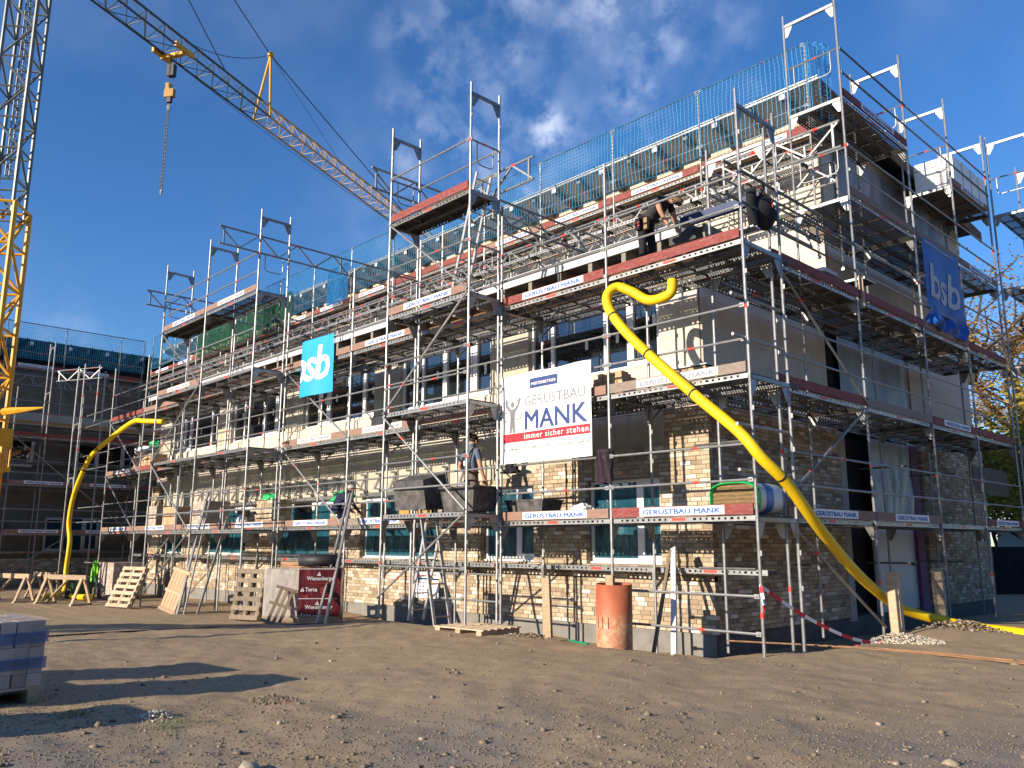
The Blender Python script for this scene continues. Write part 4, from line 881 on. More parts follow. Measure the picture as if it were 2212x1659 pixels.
banner = thing('banner', 'large white company banner with lettering and red stripe hung on the scaffold', 'banner', (-5.03,-.10,3.03), me=mb.mesh('banner',[WHITEB,NAVY,WHITEB,GREYP,REDP]))
mb = MB(); w, h = 1.42, 1.42
def wv2(x,z): return (x, -.05*math.sin(x*3.2+.6)*(.4+.6*(1-z/h))+.02*mnoise.noise(Vector((x*3,z*2,8))), z-.04*(x/w)*0)
sheet(mb, wv2, 0, w, 0, h, 26, 22); o2 = lambda x,z: (wv2(x,z)[0], wv2(x,z)[1]-.008, z)
put_text(mb,'bsb',-.30,.36,1.58,.86,1,o2,.02,.12,.9,lo=.02)
thing('banner', 'light blue banner with white letters tied to the rails left of the middle tower', 'banner', (-12.35,-.12,5.16), me=mb.mesh('banner',[SKYB,WHITEB]))
mb = MB(); w, h = 2.1, 1.95
def wv3(x,z):
    lo_ = max(0, .55-z); return (.05*math.sin(x*4)*(.2+.8*(1-z/h))+lo_*.45*mnoise.noise(Vector((x*3,z*4,2)))-.03, x-.22*lo_*math.sin(x*1.5), z+.08*lo_*math.sin(x*6))
sheet(mb, wv3, 0, w, 0, h, 34, 34); o3 = lambda x,z: (wv3(x,z)[0]+.010, wv3(x,z)[1], wv3(x,z)[2])
put_text(mb,'bsb',.16,.62,1.75,.80,1,o3,.02,.12,.95,dn=(1,0,0))
for i in range(26): sheet(mb,o3,.1+i*.065,.1+i*.065+.04,h-.12,h-.06,1,1,1)
thing('banner', 'dark blue banner with pale letters sagging on the shaded side scaffold', 'banner', (-.08,7.45,6.1), me=mb.mesh('banner',[DEEPB,M('pale grey print',(.45,.47,.52))]))
mb = MB(); w, h = .70, .49
def wv4(x,z): return (x, -.012*math.sin(z*12)-.01*math.sin(x*6), z)
sheet(mb,wv4,0,w,0,h,12,12); o4 = lambda x,z: (x,wv4(x,z)[1]-.004,z)
for x0,x1,z0,z1,m in ((.04,.072,.03,.47,1),(.04,.68,.355,.375,1),(.08,.28,.425,.437,2),(.36,.60,.27,.30,3),(.34,.62,.10,.265,4),(.36,.58,.075,.088,2),(.36,.55,.05,.062,2)): sheet(mb,o4,x0,x1,z0,z1,2,2,m)
for i in range(4):
    for j in range(2): sheet(mb,o4,.12+j*.1,.17+j*.1,.06+i*.07,.10+i*.07,1,1,2 if (i+j)%2 else 5)
put_text(mb,'Gerüstbau',.34,.425,.30,.05,5,o4,.01); put_text(mb,'Mank',.36,.372,.17,.04,5,o4,.01)
thing('info_sheet', 'small white notice sheet fixed to the lower rails behind the stair tower', 'sign', (-7.58,-.02,.58), me=mb.mesh('info_sheet',[WHITEB,NAVY,REDP,M('amber print',(.75,.45,.02)),M('light grey print',(.5,.5,.5)),GREYP]))
# ---------------------------------------------------------------- timber, pallets, bricks
def pallet(label, loc, rot, w=1.2, d=.8, n=7, mt=WOODO, group=None):
    th = tag(link('pallet', None, None, loc, rot, False), label, 'pallet', group)
    for i in range(n): part('board', cached(('pb',w,d,n,mt.name), lambda: MB().box(-.05,.05,0,d,0,.022).mesh('board', mt)), th, (-w/2+.05+(w-.1)*i/(n-1),-d/2,.122), 0, local=True)
    for j in range(3):
        y = -d/2+.05+(d-.1)*j/2; part('bearer', cached(('pr',w,mt.name), lambda: MB().box(-w/2,w/2,-.05,.05,.098,.12).box(-w/2,-w/2+.14,-.05,.05,.022,.097).box(-.07,.07,-.05,.05,.022,.097).box(w/2-.14,w/2,-.05,.05,.022,.097).box(-w/2,w/2,-.05,.05,0,.021).mesh('bearer', mt)), th, (0,y,0), 0, local=True)
    return th
def brick_stack(label, x, y, z, rz, nx, ny, nz, bl, bw, bh, mt, name='brick_pallet', filmm=None, pal=True, jit=.004, group=None, skip=0):
    th = tag(link(name, None, None, (x,y,z), rz, False), label, 'brick stack', group); W_, D_ = nx*bl, ny*bw; z0 = 0
    if pal:
        z0 = .145
        for i in range(6): part('board', cached(('sb',round(D_,2)), lambda: MB().box(-.05,.05,-D_/2-.02,D_/2+.02,0,.022).mesh('board', WOODO)), th, (-W_/2+.05+(W_-.1)*i/5,0,.122), 0, local=True)
        for j in (-1,0,1): part('bearer', cached(('sr',round(W_,2)), lambda: MB().box(-W_/2,W_/2,-.05,.05,0,.121).mesh('bearer', WOODO)), th, (0,j*(D_/2-.06),0), 0, local=True)
    bm = cached(('bb',bl,bw,bh,mt.name), lambda: MB().box(.003,bl-.003,.003,bw-.003,.002,bh-.002).mesh('brick', mt)); n = 0
    for k in range(nz):
        for i in range(nx):
            for j in range(ny):
                if 0 < i < nx-1 and 0 < j < ny-1 and k < nz-1: continue
                if k == nz-1 and skip and RNG.random() < skip: continue
                if n < 299: part('brick', bm, th, (-W_/2+i*bl+RNG.uniform(-jit,jit), -D_/2+j*bw+RNG.uniform(-jit,jit), z0+k*bh), 0, local=True); n += 1
    mb = MB(); mb.box(-W_/2+bl*.6,W_/2-bl*.6,-D_/2+bw*.6,D_/2-bw*.6,z0,z0+nz*bh-bh*.3); part('core', mb.mesh('core', mt), th, (0,0,0), 0, local=True)
    if filmm:
        a, b, c = W_/2+.012, D_/2+.012, z0+nz*bh+.012; mb = MB()
        def ring(u, v):
            q = u*4; i = int(q) % 4; f = q-int(q); cs = [(-a,-b),(a,-b),(a,b),(-a,b)]; p, r_ = cs[i], cs[(i+1)%4]; k = 1+.02*mnoise.noise(Vector((u*30,v*5,x)))
            return ((p[0]+(r_[0]-p[0])*f)*k, (p[1]+(r_[1]-p[1])*f)*k, .1+(c-.1)*v)
        mb.grid(ring, 80, 14); mb.grid(lambda u,v: (-a+2*a*u,-b+2*b*v,c+.012*mnoise.noise(Vector((u*8,v*8,x)))), 14, 14); part('wrapping_film', mb.mesh('wrapping_film', filmm, True), th, (0,0,0), 0, local=True)
    return th
lp = brick_stack('film wrapped pallet of pinkish bricks cut off by the left edge of the photo', -3.30, -8.36, zg(-3.3,-8.3), .08, 9, 6, 5, .105, .13, .118, BRICKG, filmm=CFILM, jit=.012)
for z_ in (.30,.53): mb = MB(); mb.grid(lambda u,v: ((lambda q: (q[0]*(1.02+.03*mnoise.noise(Vector((u*24,v*3,z_)))), q[1]*(1.02+.03*mnoise.noise(Vector((u*24,v*3,z_)))), z_+.10*v+.02*mnoise.noise(Vector((u*12,1,z_)))))([(-.48+.96*f,-.40) if i == 0 else (.48,-.40+.80*f) if i == 1 else (.48-.96*f,.40) if i == 2 else (-.48,.40-.80*f) for i,f in [(min(3,int(u*4)),u*4-min(3,int(u*4)))]][0])), 64, 5); part('film_sheen_band', mb.mesh('film_sheen_band', film('painted blue film sheen', (.16,.22,.36), .6, .12), True), lp, (0,0,0), 0, local=True)  # blue reflections on the wrap, painted as tinted bands
for x, y, lb in ((-4.75,-8.5,'second brick pallet further left that only casts its shadow into view'),(-2.2,-10.3,'brick pallet left of the camera casting the nearest shadow'),(-4.3,-10.2,'brick pallet behind the wrapped pallets outside the picture')):
    brick_stack(lb, x, y, zg(x,y), .1, 8, 6, 5, .105, .13, .118, BRICKG)
brick_stack('tall pallet of pale bricks in cloudy shrink film standing before the scaffold', -10.45, -1.15, zg(-10.4,-1), .85, 10, 9, 9, .095, .10, .105, BRICKG, filmm=MFILM)
REDF = film('red printed film', (.075,.005,.008), .03, .35)
th = brick_stack('brick pallet covered with dark red printed film beside the shrink wrapped one', -9.42, -1.06, zg(-9,-1), .95, 8, 8, 8, .10, .10, .112, BRICKG)
mb = MB(); hw = .415; fy = -.415
def rf(x, z): return (x, fy-.012*mnoise.noise(Vector((x*5,z*4,2))), z)
sheet(mb, rf, -hw, hw, .12, 1.06, 20, 20); mb.grid(lambda u,v: (hw+.01*math.sin(v*9), fy-2*fy*u, .12+.94*v), 12, 12); mb.grid(lambda u,v: (-hw+2*hw*u, fy-2*fy*v, 1.06+.01*math.sin(u*9)), 12, 12); mb.grid(lambda u,v: (-hw, fy-2*fy*u, .12+.94*v), 8, 8)
ro = lambda x,z: (x*.85, fy-.016, z)
for z in (.98,.40): sheet(mb,ro,-.48,.42,z+.055,z+.068,6,1,1)
put_text(mb,'Wienerberger',-.30,.79,.66,.105,1,ro,.02); put_text(mb,'Building Material Solutions',-.28,.745,.5,.035,2,ro); put_text(mb,'Terca',-.33,.60,.28,.08,1,ro,.02); put_text(mb,'Wienerberger',-.32,.235,.64,.10,1,ro,.02); put_text(mb,'Terca',-.42,.125,.26,.05,1,ro,.015)
for cx_, cz_ in ((-.02,.935),(-.39,.63),(-.04,.365)): mb.add([ro(cx_-.05,cz_-.03),ro(cx_-.012,cz_-.03),ro(cx_-.012,cz_+.045)],[(0,1,2)],1); mb.add([ro(cx_+.0,cz_-.03),ro(cx_+.045,cz_-.03),ro(cx_+.0,cz_+.06)],[(0,1,2)],1)
for k in range(4): sheet(mb,ro,.02,.36,.66-k*.03,.672-k*.03,2,1,2); sheet(mb,ro,-.36+k*.03,-.345+k*.03,.47,.53,1,1,2)
part('printed_film', mb.mesh('printed_film',[REDF,M('white film print',(.62,.60,.60)),M('dim red print',(.33,.05,.055))],False), th, (0,0,0), 0, local=True)
mb = MB(); mb.tube((-.42,0,0),(.42,0,0),.125,18); mb.tube((-.43,0,0),(.43,0,0),.05,10,1); thing('bitumen_roll', 'black roll of sheeting lying on top of the red wrapped pallet', 'roll', (-9.45,-1.1,zg(-9,-1)+1.2), me=mb.mesh('bitumen_roll',[BLACK,DARKIN],True), rz=.75)
brick_stack('few loose pinkish bricks left on top of the shrink wrapped pallet', -10.4, -1.1, zg(-10.4,-1)+1.105, .9, 3, 3, 2, .21, .10, .065, BRICKR, name='loose_bricks', pal=False, jit=.03, skip=.4)
def lean(label, loc, rot, **k): return pallet(label, loc, rot, **k)
lean('yellowish pallet leaning back on the double tower with its slats showing', (-19.35,-1.35,zg(-19.3,-1)+.54), (0,math.radians(-66),math.radians(90)+.25), w=1.2, d=1.05, n=7, mt=WOOD)
def turnboards(th): return th
lean('dark upright pallet standing left of the shrink wrapped bricks', (-11.85,-1.35,zg(-11.9,-1.2)+.58), (0,math.radians(-80),math.radians(90)+.3), w=1.1, d=.85, n=6, mt=WOODD)
th = tag(link('board_panel', None, None, (-16.25,-1.45,zg(-16,-1.4)+.02), (math.radians(-14),math.radians(9),.1), False), 'reddish panel of upright boards with three battens, leaning by the aluminium boards', 'board panel')
for i in range(5): part('board', cached('bpn', lambda: MB().box(-.07,.07,-.012,.012,0,1.12).mesh('board', M('reddish fresh board',(.46,.27,.16),.75,0,.2,6,stretch=(6,2,1),rand=.15))), th, (-.36+.16*i*.98,0,0), 0, local=True)
for z in (.04,.52,1.08): part('batten', cached('btn', lambda: MB().box(-.45,.45,-.045,-.0125,-.04,.04).mesh('batten', WOODO)), th, (0,0,z), 0, local=True)
th = tag(link('small_trestle', None, None, (-9.98,-1.82,zg(-10.2,-1.7)+.0), (math.radians(-20),math.radians(16),.75), False), 'small grey slatted frame leaning on the shrink wrapped bricks', 'wooden frame')
for i in range(3): part('board', cached('trb', lambda: MB().box(-.03,.03,-.012,.012,0,.80).mesh('board', WOODD)), th, (-.12+.12*i,0,0), 0, local=True)
for z in (.04,.42,.76): part('batten', cached('trt', lambda: MB().box(-.24,.24,-.04,-.0125,-.025,.025).mesh('batten', WOODD)), th, (0,0,z), 0, local=True)
th = thing('pallet', 'flat pallet under the right leg of the middle stair tower', 'pallet', (-4.95,-.72,zg(-4.95,-.8)-.06)); th.rotation_euler = (0,0,.05)
for i in range(6): part('board', cached('fpb', lambda: MB().box(-.6,.6,-.05,.05,.12,.142).mesh('board', WOOD)), th, (0,-.4+.16*i,0), 0, local=True)
for j in (-1,0,1): part('bearer', cached('fpr', lambda: MB().box(-.06,.06,-.45,.45,.0,.119).mesh('bearer', WOODO)), th, (j*.5,0,0), 0, local=True)
def pole(name, label, cat, p0, p1, w, h, mt, group=None): p0, p1 = Vector(p0), Vector(p1); mb = MB(); mb.beam(p0-p0, p1-p0, w, h, 0, (0,1,0)); return thing(name, label, cat, p0, group, mb.mesh(name, mt))
pole('long_board', 'longest aluminium board leaning against the double tower', 'board', (-15.62,-1.45,-.15), (-16.45,-.5,3.0), .13, .035, ALU)
pole('long_board', 'narrower aluminium board leaning beside the longest one', 'board', (-15.28,-1.42,-.14), (-16.25,-.5,2.9), .06, .03, ALU)
pole('steel_tube', 'loose steel tube leaning right of the aluminium boards with red mark', 'tube', (-15.0,-1.2,-.14), (-15.35,-.4,2.3), .05, .05, STEEL)
pole('long_board', 'left one of two long metal boards leaning across the red wrapped pallet', 'board', (-8.62,-1.62,.04), (-10.0,-.1,2.72), .09, .03, STEEL)
pole('long_board', 'right one of two long metal boards leaning across the red wrapped pallet', 'board', (-8.28,-1.64,.05), (-9.88,-.1,2.74), .11, .03, STEEL)
pole('timber_stake', 'upright grey timber plank stuck in the ground left of the orange pipe', 'stake', (-3.92,-.05,-.1), (-3.99,-.03,1.06), .17, .05, WOODO)
pole('timber_stake', 'nearer bright timber post in front of the yellow hose', 'stake', (.32,3.56,-.1), (.31,3.52,1.19), .19, .11, WOOD)
pole('timber_stake', 'farther bright timber post behind the yellow hose', 'stake', (-.24,7.04,-.1), (-.26,7.0,1.17), .19, .11, WOOD)
pole('white_board', 'white board leaning on the brick wall right of the orange pipe', 'board', (-1.56,.15,.03), (-2.20,1.12,1.56), .10, .03, M('white painted board',(.68,.66,.63),.6,0,.1))
pole('grey_board', 'thin grey board leaning across behind the orange pipe', 'board', (-1.93,.15,.03), (-2.24,1.10,1.52), .06, .03, WOODD)
pole('timber_plank', 'timber plank lying at the foot of the wall left of the orange pipe', 'plank', (-4.6,-.05,-.02), (-2.6,.05,.02), .04, .22, WOODO)
mb = MB(); r = .268; n = 40
mb.add([(rr_*math.cos(a),rr_*math.sin(a),z) for rr_,z in ((r,-.12),(r,.82),(r-.014,.82),(r-.014,-.1)) for a in [2*math.pi*i/n for i in range(n)]], [(k*n+i,k*n+(i+1)%n,(k+1)*n+(i+1)%n,(k+1)*n+i) for k in range(3) for i in range(n)])
for a in (-1.9,-1.55,-1.2): mb.box(r*1.003*math.cos(a)-.004,r*1.003*math.cos(a)+.004,r*1.003*math.sin(a)-.006,r*1.003*math.sin(a)+.006,.20,.36,1)
pp = thing('pipe', 'upright terracotta coloured plastic pipe standing in front of the brick wall', 'pipe', (-2.17,-.47,.22), me=mb.mesh('pipe',[TERRA,M('dark slit',(.12,.035,.02))],True)); pp.rotation_euler = (math.radians(1.5),math.radians(2.0),0)
pole('wood_offcut', 'short timber plank standing inside the terracotta pipe', 'plank', (-2.27,-.40,.2), (-2.29,-.40,1.16), .14, .05, WOODO)
def sawhorse(label, p, rz, l=2.0, h=.85):
    th = tag(link('sawhorse', None, None, p, rz, False), label, 'sawhorse', None); bm = MB(); bm.box(-l/2,l/2,-.035,.035,h-.12,h+.02); part('beam', bm.mesh('beam', WOODO), th, (0,0,0), 0, local=True)
    for x in (-l/2+.15,l/2-.15):
        for s in (-1,1): m_ = MB(); m_.beam((0,s*.04,h-.08),(0,s*.32,0),.10,.045); part('leg', m_.mesh('leg', WOODO), th, (x,0,0), 0, local=True)
        m_ = MB(); m_.box(-.04,.04,-.36,.36,-.03,.05); part('foot', m_.mesh('foot', WOOD), th, (x,0,0), 0, local=True)
    m_ = MB(); m_.beam((-l/2+.15,.05,.05),(.1,.05,h-.1),.09,.03); part('strut', m_.mesh('strut', WOODO), th, (0,0,0), 0, local=True); return th
sawhorse('timber sawhorse nearest to the crane at the left edge', (-24.6,-3.2,-.2), .35); sawhorse('pale timber sawhorse standing behind the other two', (-25.2,-2.0,-.2), .15, 1.6); sawhorse('timber sawhorse right of the others before the hose foot', (-22.2,-2.25,-.2), .36, 1.9)
brick_stack('stack of orange buff bricks on the second deck behind the corner', -2.95, .62, 4.025, .02, 6, 2, 6, .105, .2, .078, BRICKR, name='brick_pile', pal=False, jit=.008, skip=.35)
brick_stack('small stack of buff bricks on the first deck at the corner', -1.55, .75, 2.025, .02, 3, 2, 2, .21, .1, .065, BRICKR, name='brick_pile', pal=False, jit=.01)
brick_stack('pallet of orange buff bricks on the first deck of the left scaffold', -20.6, .52, 2.05, .0, 10, 4, 5, .105, .2, .11, BRICKR)
brick_stack('shrink wrapped pallet of grey rose bricks on the first deck', -18.6, .55, 2.05, .0, 9, 4, 6, .105, .2, .11, BRICKG, filmm=CFILM)
brick_stack('second shrink wrapped pallet of grey rose bricks at the left pier', -22.3, .6, 2.05, .0, 8, 4, 6, .105, .2, .105, BRICKG, filmm=CFILM)
brick_stack('orange brick stack under the white bag on the second deck at the far left', -23.6, .5, 4.02, .0, 8, 2, 6, .2, .3, .10, BRICKR, name='brick_pile', pal=False, jit=.015)
brick_stack('pile of buff bricks on the first deck beside the green bag', -15.4, .95, 2.03, .0, 6, 3, 7, .15, .2, .11, BRICK, name='brick_pile', pal=False, jit=.01)
brick_stack('dark stack of bricks on pallets in the shade at the foot of the left scaffold', -24.0, -.0, -.2, .0, 7, 5, 8, .2, .2, .13, BRICKG)
brick_stack('pile of bricks on the third deck of the side scaffold', -.55, 8.3, 4.03, 1.57, 5, 3, 3, .21, .1, .075, BRICKG, name='brick_pile', pal=False, jit=.01)
# wrapped white block pallet on the roof level
mb = MB(); mb.box(-.45,.45,-1.15,1.15,.02,.80); wp = thing('block_pallet', 'white wrapped pallet of blocks glowing in the sun on the top deck at right', 'block pallet', (-.60,11.25,10.03)); part('wrapping', mb.mesh('wrapping', M('white shrink film',(.80,.78,.74),.35,0,.06,6,bump=.4,bscale=5)), wp, (-.60,11.25,10.03))
for y in (-.55,0.05,.6): m_ = MB(); m_.box(-.457,.457,y-.012,y+.012,.03,.806); part('strap', m_.mesh('strap', M('tan strap',(.45,.35,.26))), wp, (-.60,11.25,10.03))
# ---------------------------------------------------------------- bags, tubs, clothing
def blob(name, label, cat, loc, sx, sy, sz, mt, seed=0, amp=.35, group=None, freq=2.2):
    mb = MB()
    def fn(u, v):
        a = u*2*math.pi; b = (v-.5)*math.pi; d = Vector((math.cos(a)*math.cos(b), math.sin(a)*math.cos(b), math.sin(b))); k = 1+amp*mnoise.noise(d*freq+Vector((seed,0,0)))+amp*.5*mnoise.noise(d*freq*2.7+Vector((seed,5,0))); return (d.x*sx*k, d.y*sy*k, d.z*sz*k)
    mb.grid(fn, 36, 20); return thing(name, label, cat, loc, group, mb.mesh(name, mt, True))
blob('plastic_bag','bright green plastic bag on the bricks beside the left windows','bag',(-15.6,.9,2.84),.28,.16,.13,GREENB,3,.5); blob('plastic_bag','crumpled green and white bag by the leaning ladder on the first deck','bag',(-11.75,.85,2.72),.32,.2,.16,GREENB,7,.6)
blob('plastic_bag','white plastic sack on the bricks at the far left','bag',(-23.7,.4,4.80),.75,.28,.13,WBAG,2,.5); blob('plastic_bag','small green bag lying on the white sack at the far left','bag',(-22.9,.35,4.93),.2,.15,.12,GREENB,12,.6)
blob('plastic_bag','small white bag behind the sign on the first deck','bag',(-3.6,.45,2.17),.22,.15,.12,WBAG,5,.4); blob('plastic_bag','pale blue round bag by the second window from the left','bag',(-16.1,.35,2.22),.2,.15,.16,WBAG,9,.3)
def tub(label, loc, rot, l=.95, w=.6, h=.42, mt=None):
    mb = MB(); 
    def ring(k, z, i): return [(-l/2*k+i,-w/2*k+i,z),(l/2*k-i,-w/2*k+i,z),(l/2*k-i,w/2*k-i,z),(-l/2*k+i,w/2*k-i,z)]
    rs = ring(.84,0,0)+ring(1,h,0)+ring(1.06,h,0)+ring(1.06,h+.03,0)+ring(1,h+.03,.012)+ring(.84,.015,.012)
    mb.add(rs, [(k*4+i,k*4+(i+1)%4,k*4+4+(i+1)%4,k*4+4+i) for k in range(5) for i in range(4)]+[(3,2,1,0),(20,21,22,23)]); return tag(link('mortar_tub', mb.mesh('mortar_tub', mt or M('dusty black rubber',(.04,.04,.042),.75,0,.4,6,c2=(.14,.13,.125),bump=.3)), None, loc, rot, False), label, 'tub')
tub('black mortar tub tipped on its side on the stair tower deck', (-6.85,-.80,2.52), (math.radians(-80),0,.06), 1.05, .66, .5); tub('black mortar tub standing upright on the stair tower deck', (-5.62,-.35,2.19), (0,0,.0), .95, .62, .42); tub('black mortar tub on the deck right of the stair tower', (-4.75,.45,2.05), (0,0,.05), .9, .55, .32)
def drape(name, label, cat, loc, w, h, mt, rz=0, seed=1, bulge=.05):
    mb = MB()
    for s in (-1,1):
        def fn(u, v, s=s): x = (u-.5)*w*(.75+.3*(1-v))+.03*mnoise.noise(Vector((v*4,u*3,seed))); return (x, s*(.03+bulge*math.sin(u*math.pi)*(1-v*.6))+.03*math.sin(u*15+v*4+seed), -h*(1-v)*(1+.2*mnoise.noise(Vector((u*4,s,seed))))+.02)
        mb.grid(fn, 20, 16)
    mb.path([(-w*.38,0,.03),(w*.38,0,.03)], .045, 8); return thing(name, label, cat, loc, None, mb.mesh(name, mt, True), rz)
drape('jacket','dark jacket hung over the rail right of the big white banner','jacket',(-2.68,-.02,3.06),.34,.50,M('dark plum cloth',(.03,.018,.026),.9,0,.3,9),0,2); drape('jacket','small black cloth hanging below the left end of the big white banner','cloth',(-4.86,-.02,3.05),.34,.20,DCLOTH,0,5); drape('safety_vest','bright green safety vest hung on a rail in the shade at the left','vest',(-25.2,-.45,.95),.55,.62,M('fluorescent green cloth',(.22,.62,.03),.7),0,3)
F.rails(-26.4,-24.6,0,t=-.42,hs=(.95,))
bp = thing('rucksack', 'black rucksack hanging from a tube at the upper right corner', 'rucksack', (-.08,.74,6.98)); mb = MB()
mb.grid(lambda u,v: tuple(Vector((.16*math.cos(u*6.283)*abs(math.sin(v*3.1416))**.6*(1+.15*mnoise.noise(Vector((u*5,v*3,1)))), .27*math.sin(u*6.283)*abs(math.sin(v*3.1416))**.6, -.60*v))), 28, 18); part('bag_body', mb.mesh('bag_body', DCLOTH, True), bp, (-.08,.80,6.95))
mb = MB(); mb.grid(lambda u,v: (.07*math.cos(u*6.283), .13*math.sin(u*6.283)*abs(math.sin(v*3.1))**.5, -.62*v), 16, 10); part('sleeve', mb.mesh('sleeve', DCLOTH, True), bp, (-.1,.50,6.98)); mb = MB(); mb.path([(0,-.1,-.1),(.1,-.12,0),(.05,-.05,.08),(-.05,.05,.08),(.08,.12,-.1)], .018, 6); mb.box(.12,.17,-.02,.0,-.3,-.2,1); part('strap', mb.mesh('strap', [DCLOTH,REDM]), bp, (-.08,.80,6.98))
# insulation roll
ir = thing('insulation_roll', 'roll of brown insulation wool in green and white film on the first deck', 'insulation roll', (-.55,.30,2.03)); n = 40
def sq(a, w, h, k=3.2): c_, s_ = math.cos(a), math.sin(a); r_ = (abs(c_)**k+abs(s_)**k)**(-1/k); return (w*c_*r_, h*s_*r_)
mb = MB(); mb.grid(lambda u,v: (sq(u*6.283,.40,.235)[0]*(1-.06*(v>.9)), .07+.72*v, .245+sq(u*6.283,.40,.235)[1]+.006*mnoise.noise(Vector((u*20,v*5,0)))), n, 12); fw_ = mb.mesh('film', [M('white blue film',(.62,.66,.70),.35,0,.1,3)], True); part('film', fw_, ir, (-.55,.30,2.03))
mb = MB(); mb.grid(lambda u,v: (sq(u*6.283,.404,.239)[0], .25+.2*v, .245+sq(u*6.283,.404,.239)[1]), n, 2); part('blue_print', mb.mesh('blue_print', M('blue film print',(.02,.12,.45),.35), True), ir, (-.55,.30,2.03))
mb = MB(); mb.grid(lambda u,v: (sq(u*6.283,.41-.06*v,.245-.05*v)[0], .08-.10*math.sin(v*3.14)+.015*mnoise.noise(Vector((u*25,v*3,0))), .245+sq(u*6.283,.41-.06*v,.245-.05*v)[1]), 60, 6); part('green_cuff', mb.mesh('green_cuff', M('green film cuff',(.01,.42,.10),.35,0,.15,4), True), ir, (-.55,.30,2.03))
for k in range(7):
    z = .05+k*.056; w_ = sq(math.asin(max(-1,min(1,(z-.245+.028)/.24))),.36,.2)[0]; w_ = .36*(1-abs((z+.028-.245)/.235)**3.2)**(1/3.2)
    mb = MB(); mb.grid(lambda u,v: ((u-.5)*2*w_, .06-.02*math.sin(v*3.14)+.008*mnoise.noise(Vector((u*12,k,0))), z+.056*v+.008*mnoise.noise(Vector((u*5,k+v,1)))), 16, 3); part('wool_layer', mb.mesh('wool_layer', M('brown mineral wool',(.20,.13,.065),.95,0,.35,14,bump=.5,stretch=(1,1,5)), True), ir, (-.55,.30,2.03))
# small things
mb = MB(); mb.path(smooth([(-9.7,-7.2,zg(-9.7,-7.2)),(-9.5,-6.4,zg(-9.5,-6.4)),(-9.71,-5.09,zg(-9.71,-5.09)),(-9.9,-3.9,zg(-9.9,-3.9)),(-9.84,-2.75,zg(-9.84,-2.75)),(-9.0,-2.0,zg(-9,-2)),(-8.10,-1.36,zg(-8.1,-1.36))],8), .014, 6); thing('cable','black cable snaking over the dirt towards the stair tower','cable',me=mb.mesh('cable',CABLE))
mb = MB(); mb.path([(-1.2,1.0,.19),(.8,1.75,.19),(1.7,1.72,.20),(2.9,1.55,.21)], .013, 6); mb.path([(-.2,1.3,.20),(1.2,1.66,.19),(3.1,1.42,.20)], .010, 6); thing('steel_bar','rusty steel bars lying along the ground in front of the corner','steel bar',me=mb.mesh('steel_bar', M('rusty steel',(.30,.17,.09),.7,.3,.3,9)))
mb = MB(); tp_ = smooth([(.0,-.03,1.08),(.1,.5,.80),(.2,1.1,.54),(.32,1.75,.31),(.41,2.3,.20),(.55,2.45,.19)],5)
for i,(a,b) in enumerate(zip(tp_,tp_[1:])): mb.beam(a,b,.012,.045,(i//2)%2)
for i in range(4): mb.beam((.03+.004*i,-.04,1.06-i*.08),(.035+.012*i,-.04,.98-i*.08),.05,.012,0 if i in (1,2) else 1)
thing('barrier_tape','red and white barrier tape sagging from the corner post to the ground','barrier tape',me=mb.mesh('barrier_tape',[WHITEP,REDP]))
mb = MB(); mb.box(0,.12,0,.03,0,.012); thing('red_scrap','red tape scrap on the ground near the pale chippings','tape scrap',(.25,2.15,zg(.25,2.15)+.005),me=mb.mesh('red_scrap',REDP))
mb = MB(); mb.path(smooth([(-3.0,-.55,.17),(-2.7,-.72,.18),(-2.35,-.85,.19)],4), .018, 6); thing('green_strip','green plastic strip on the ground left of the terracotta pipe','strip',me=mb.mesh('green_strip', M('green plastic',(.01,.22,.10),.5)))
gn = thing('compressor','green petrol machine in the shade below the left wing','machine',(-24.8,-1.0,-.2)); mb = MB(); mb.box(-.4,.4,-.25,.25,.15,.55); part('engine', mb.mesh('engine', M('dark green enamel',(.02,.07,.03),.4)), gn, (-24.8,-1.0,-.2)); mb = MB()
for y in (-.28,.28): mb.path(smooth([(-.5,y,.0),(-.52,y,.55),(-.4,y,.68),(.4,y,.68),(.55,y,.5),(.5,y,.0)],4), .025, 8)
part('tube_frame', mb.mesh('tube_frame', M('green tube enamel',(.06,.16,.06),.35)), gn, (-24.8,-1.0,-.2)); mb = MB()
for y in (-.3,.3): mb.path([(-.3,y-.05,.12),(-.3,y+.05,.12)], .14, 12)
part('wheel', mb.mesh('wheel', BLACK), gn, (-24.8,-1.0,-.2))
lt = thing('work_light','flat work light clamped to a post of the side scaffold','work light',(-.25,4.6,6.35)); mb = MB(); mb.box(-.35,.3,-.25,.25,.10,.14); mb.box(-.33,.28,-.23,.23,.095,.0995,1); part('lamp_panel', mb.mesh('lamp_panel',[ALU,BLACK]), lt, (-.45,4.75,6.35)); mb = MB(); mb.beam((.2,-.3,.0),(.1,0,.14),.03,.03); part('lamp_arm', mb.mesh('lamp_arm',ALU), lt, (-.45,4.75,6.35))
mb = MB(); mb.box(-.04,.04,-.02,.02,0,.62); thing('timber_piece','short bright timber tied upright to a post of the side scaffold','timber piece',(-.15,4.33,5.85),me=mb.mesh('timber_piece',WOOD))
cr = thing('crate','black folding crate standing on the third deck of the side scaffold','crate',(-.55,4.6-.9,6.03)); mb = MB()
for y in np.arange(-.5,.51,.1): mb.box(.2,.215,y-.02,y+.02,0,.3)
for z in (0,.14,.29): mb.box(.201,.214,-.5,.5,z,z+.02)
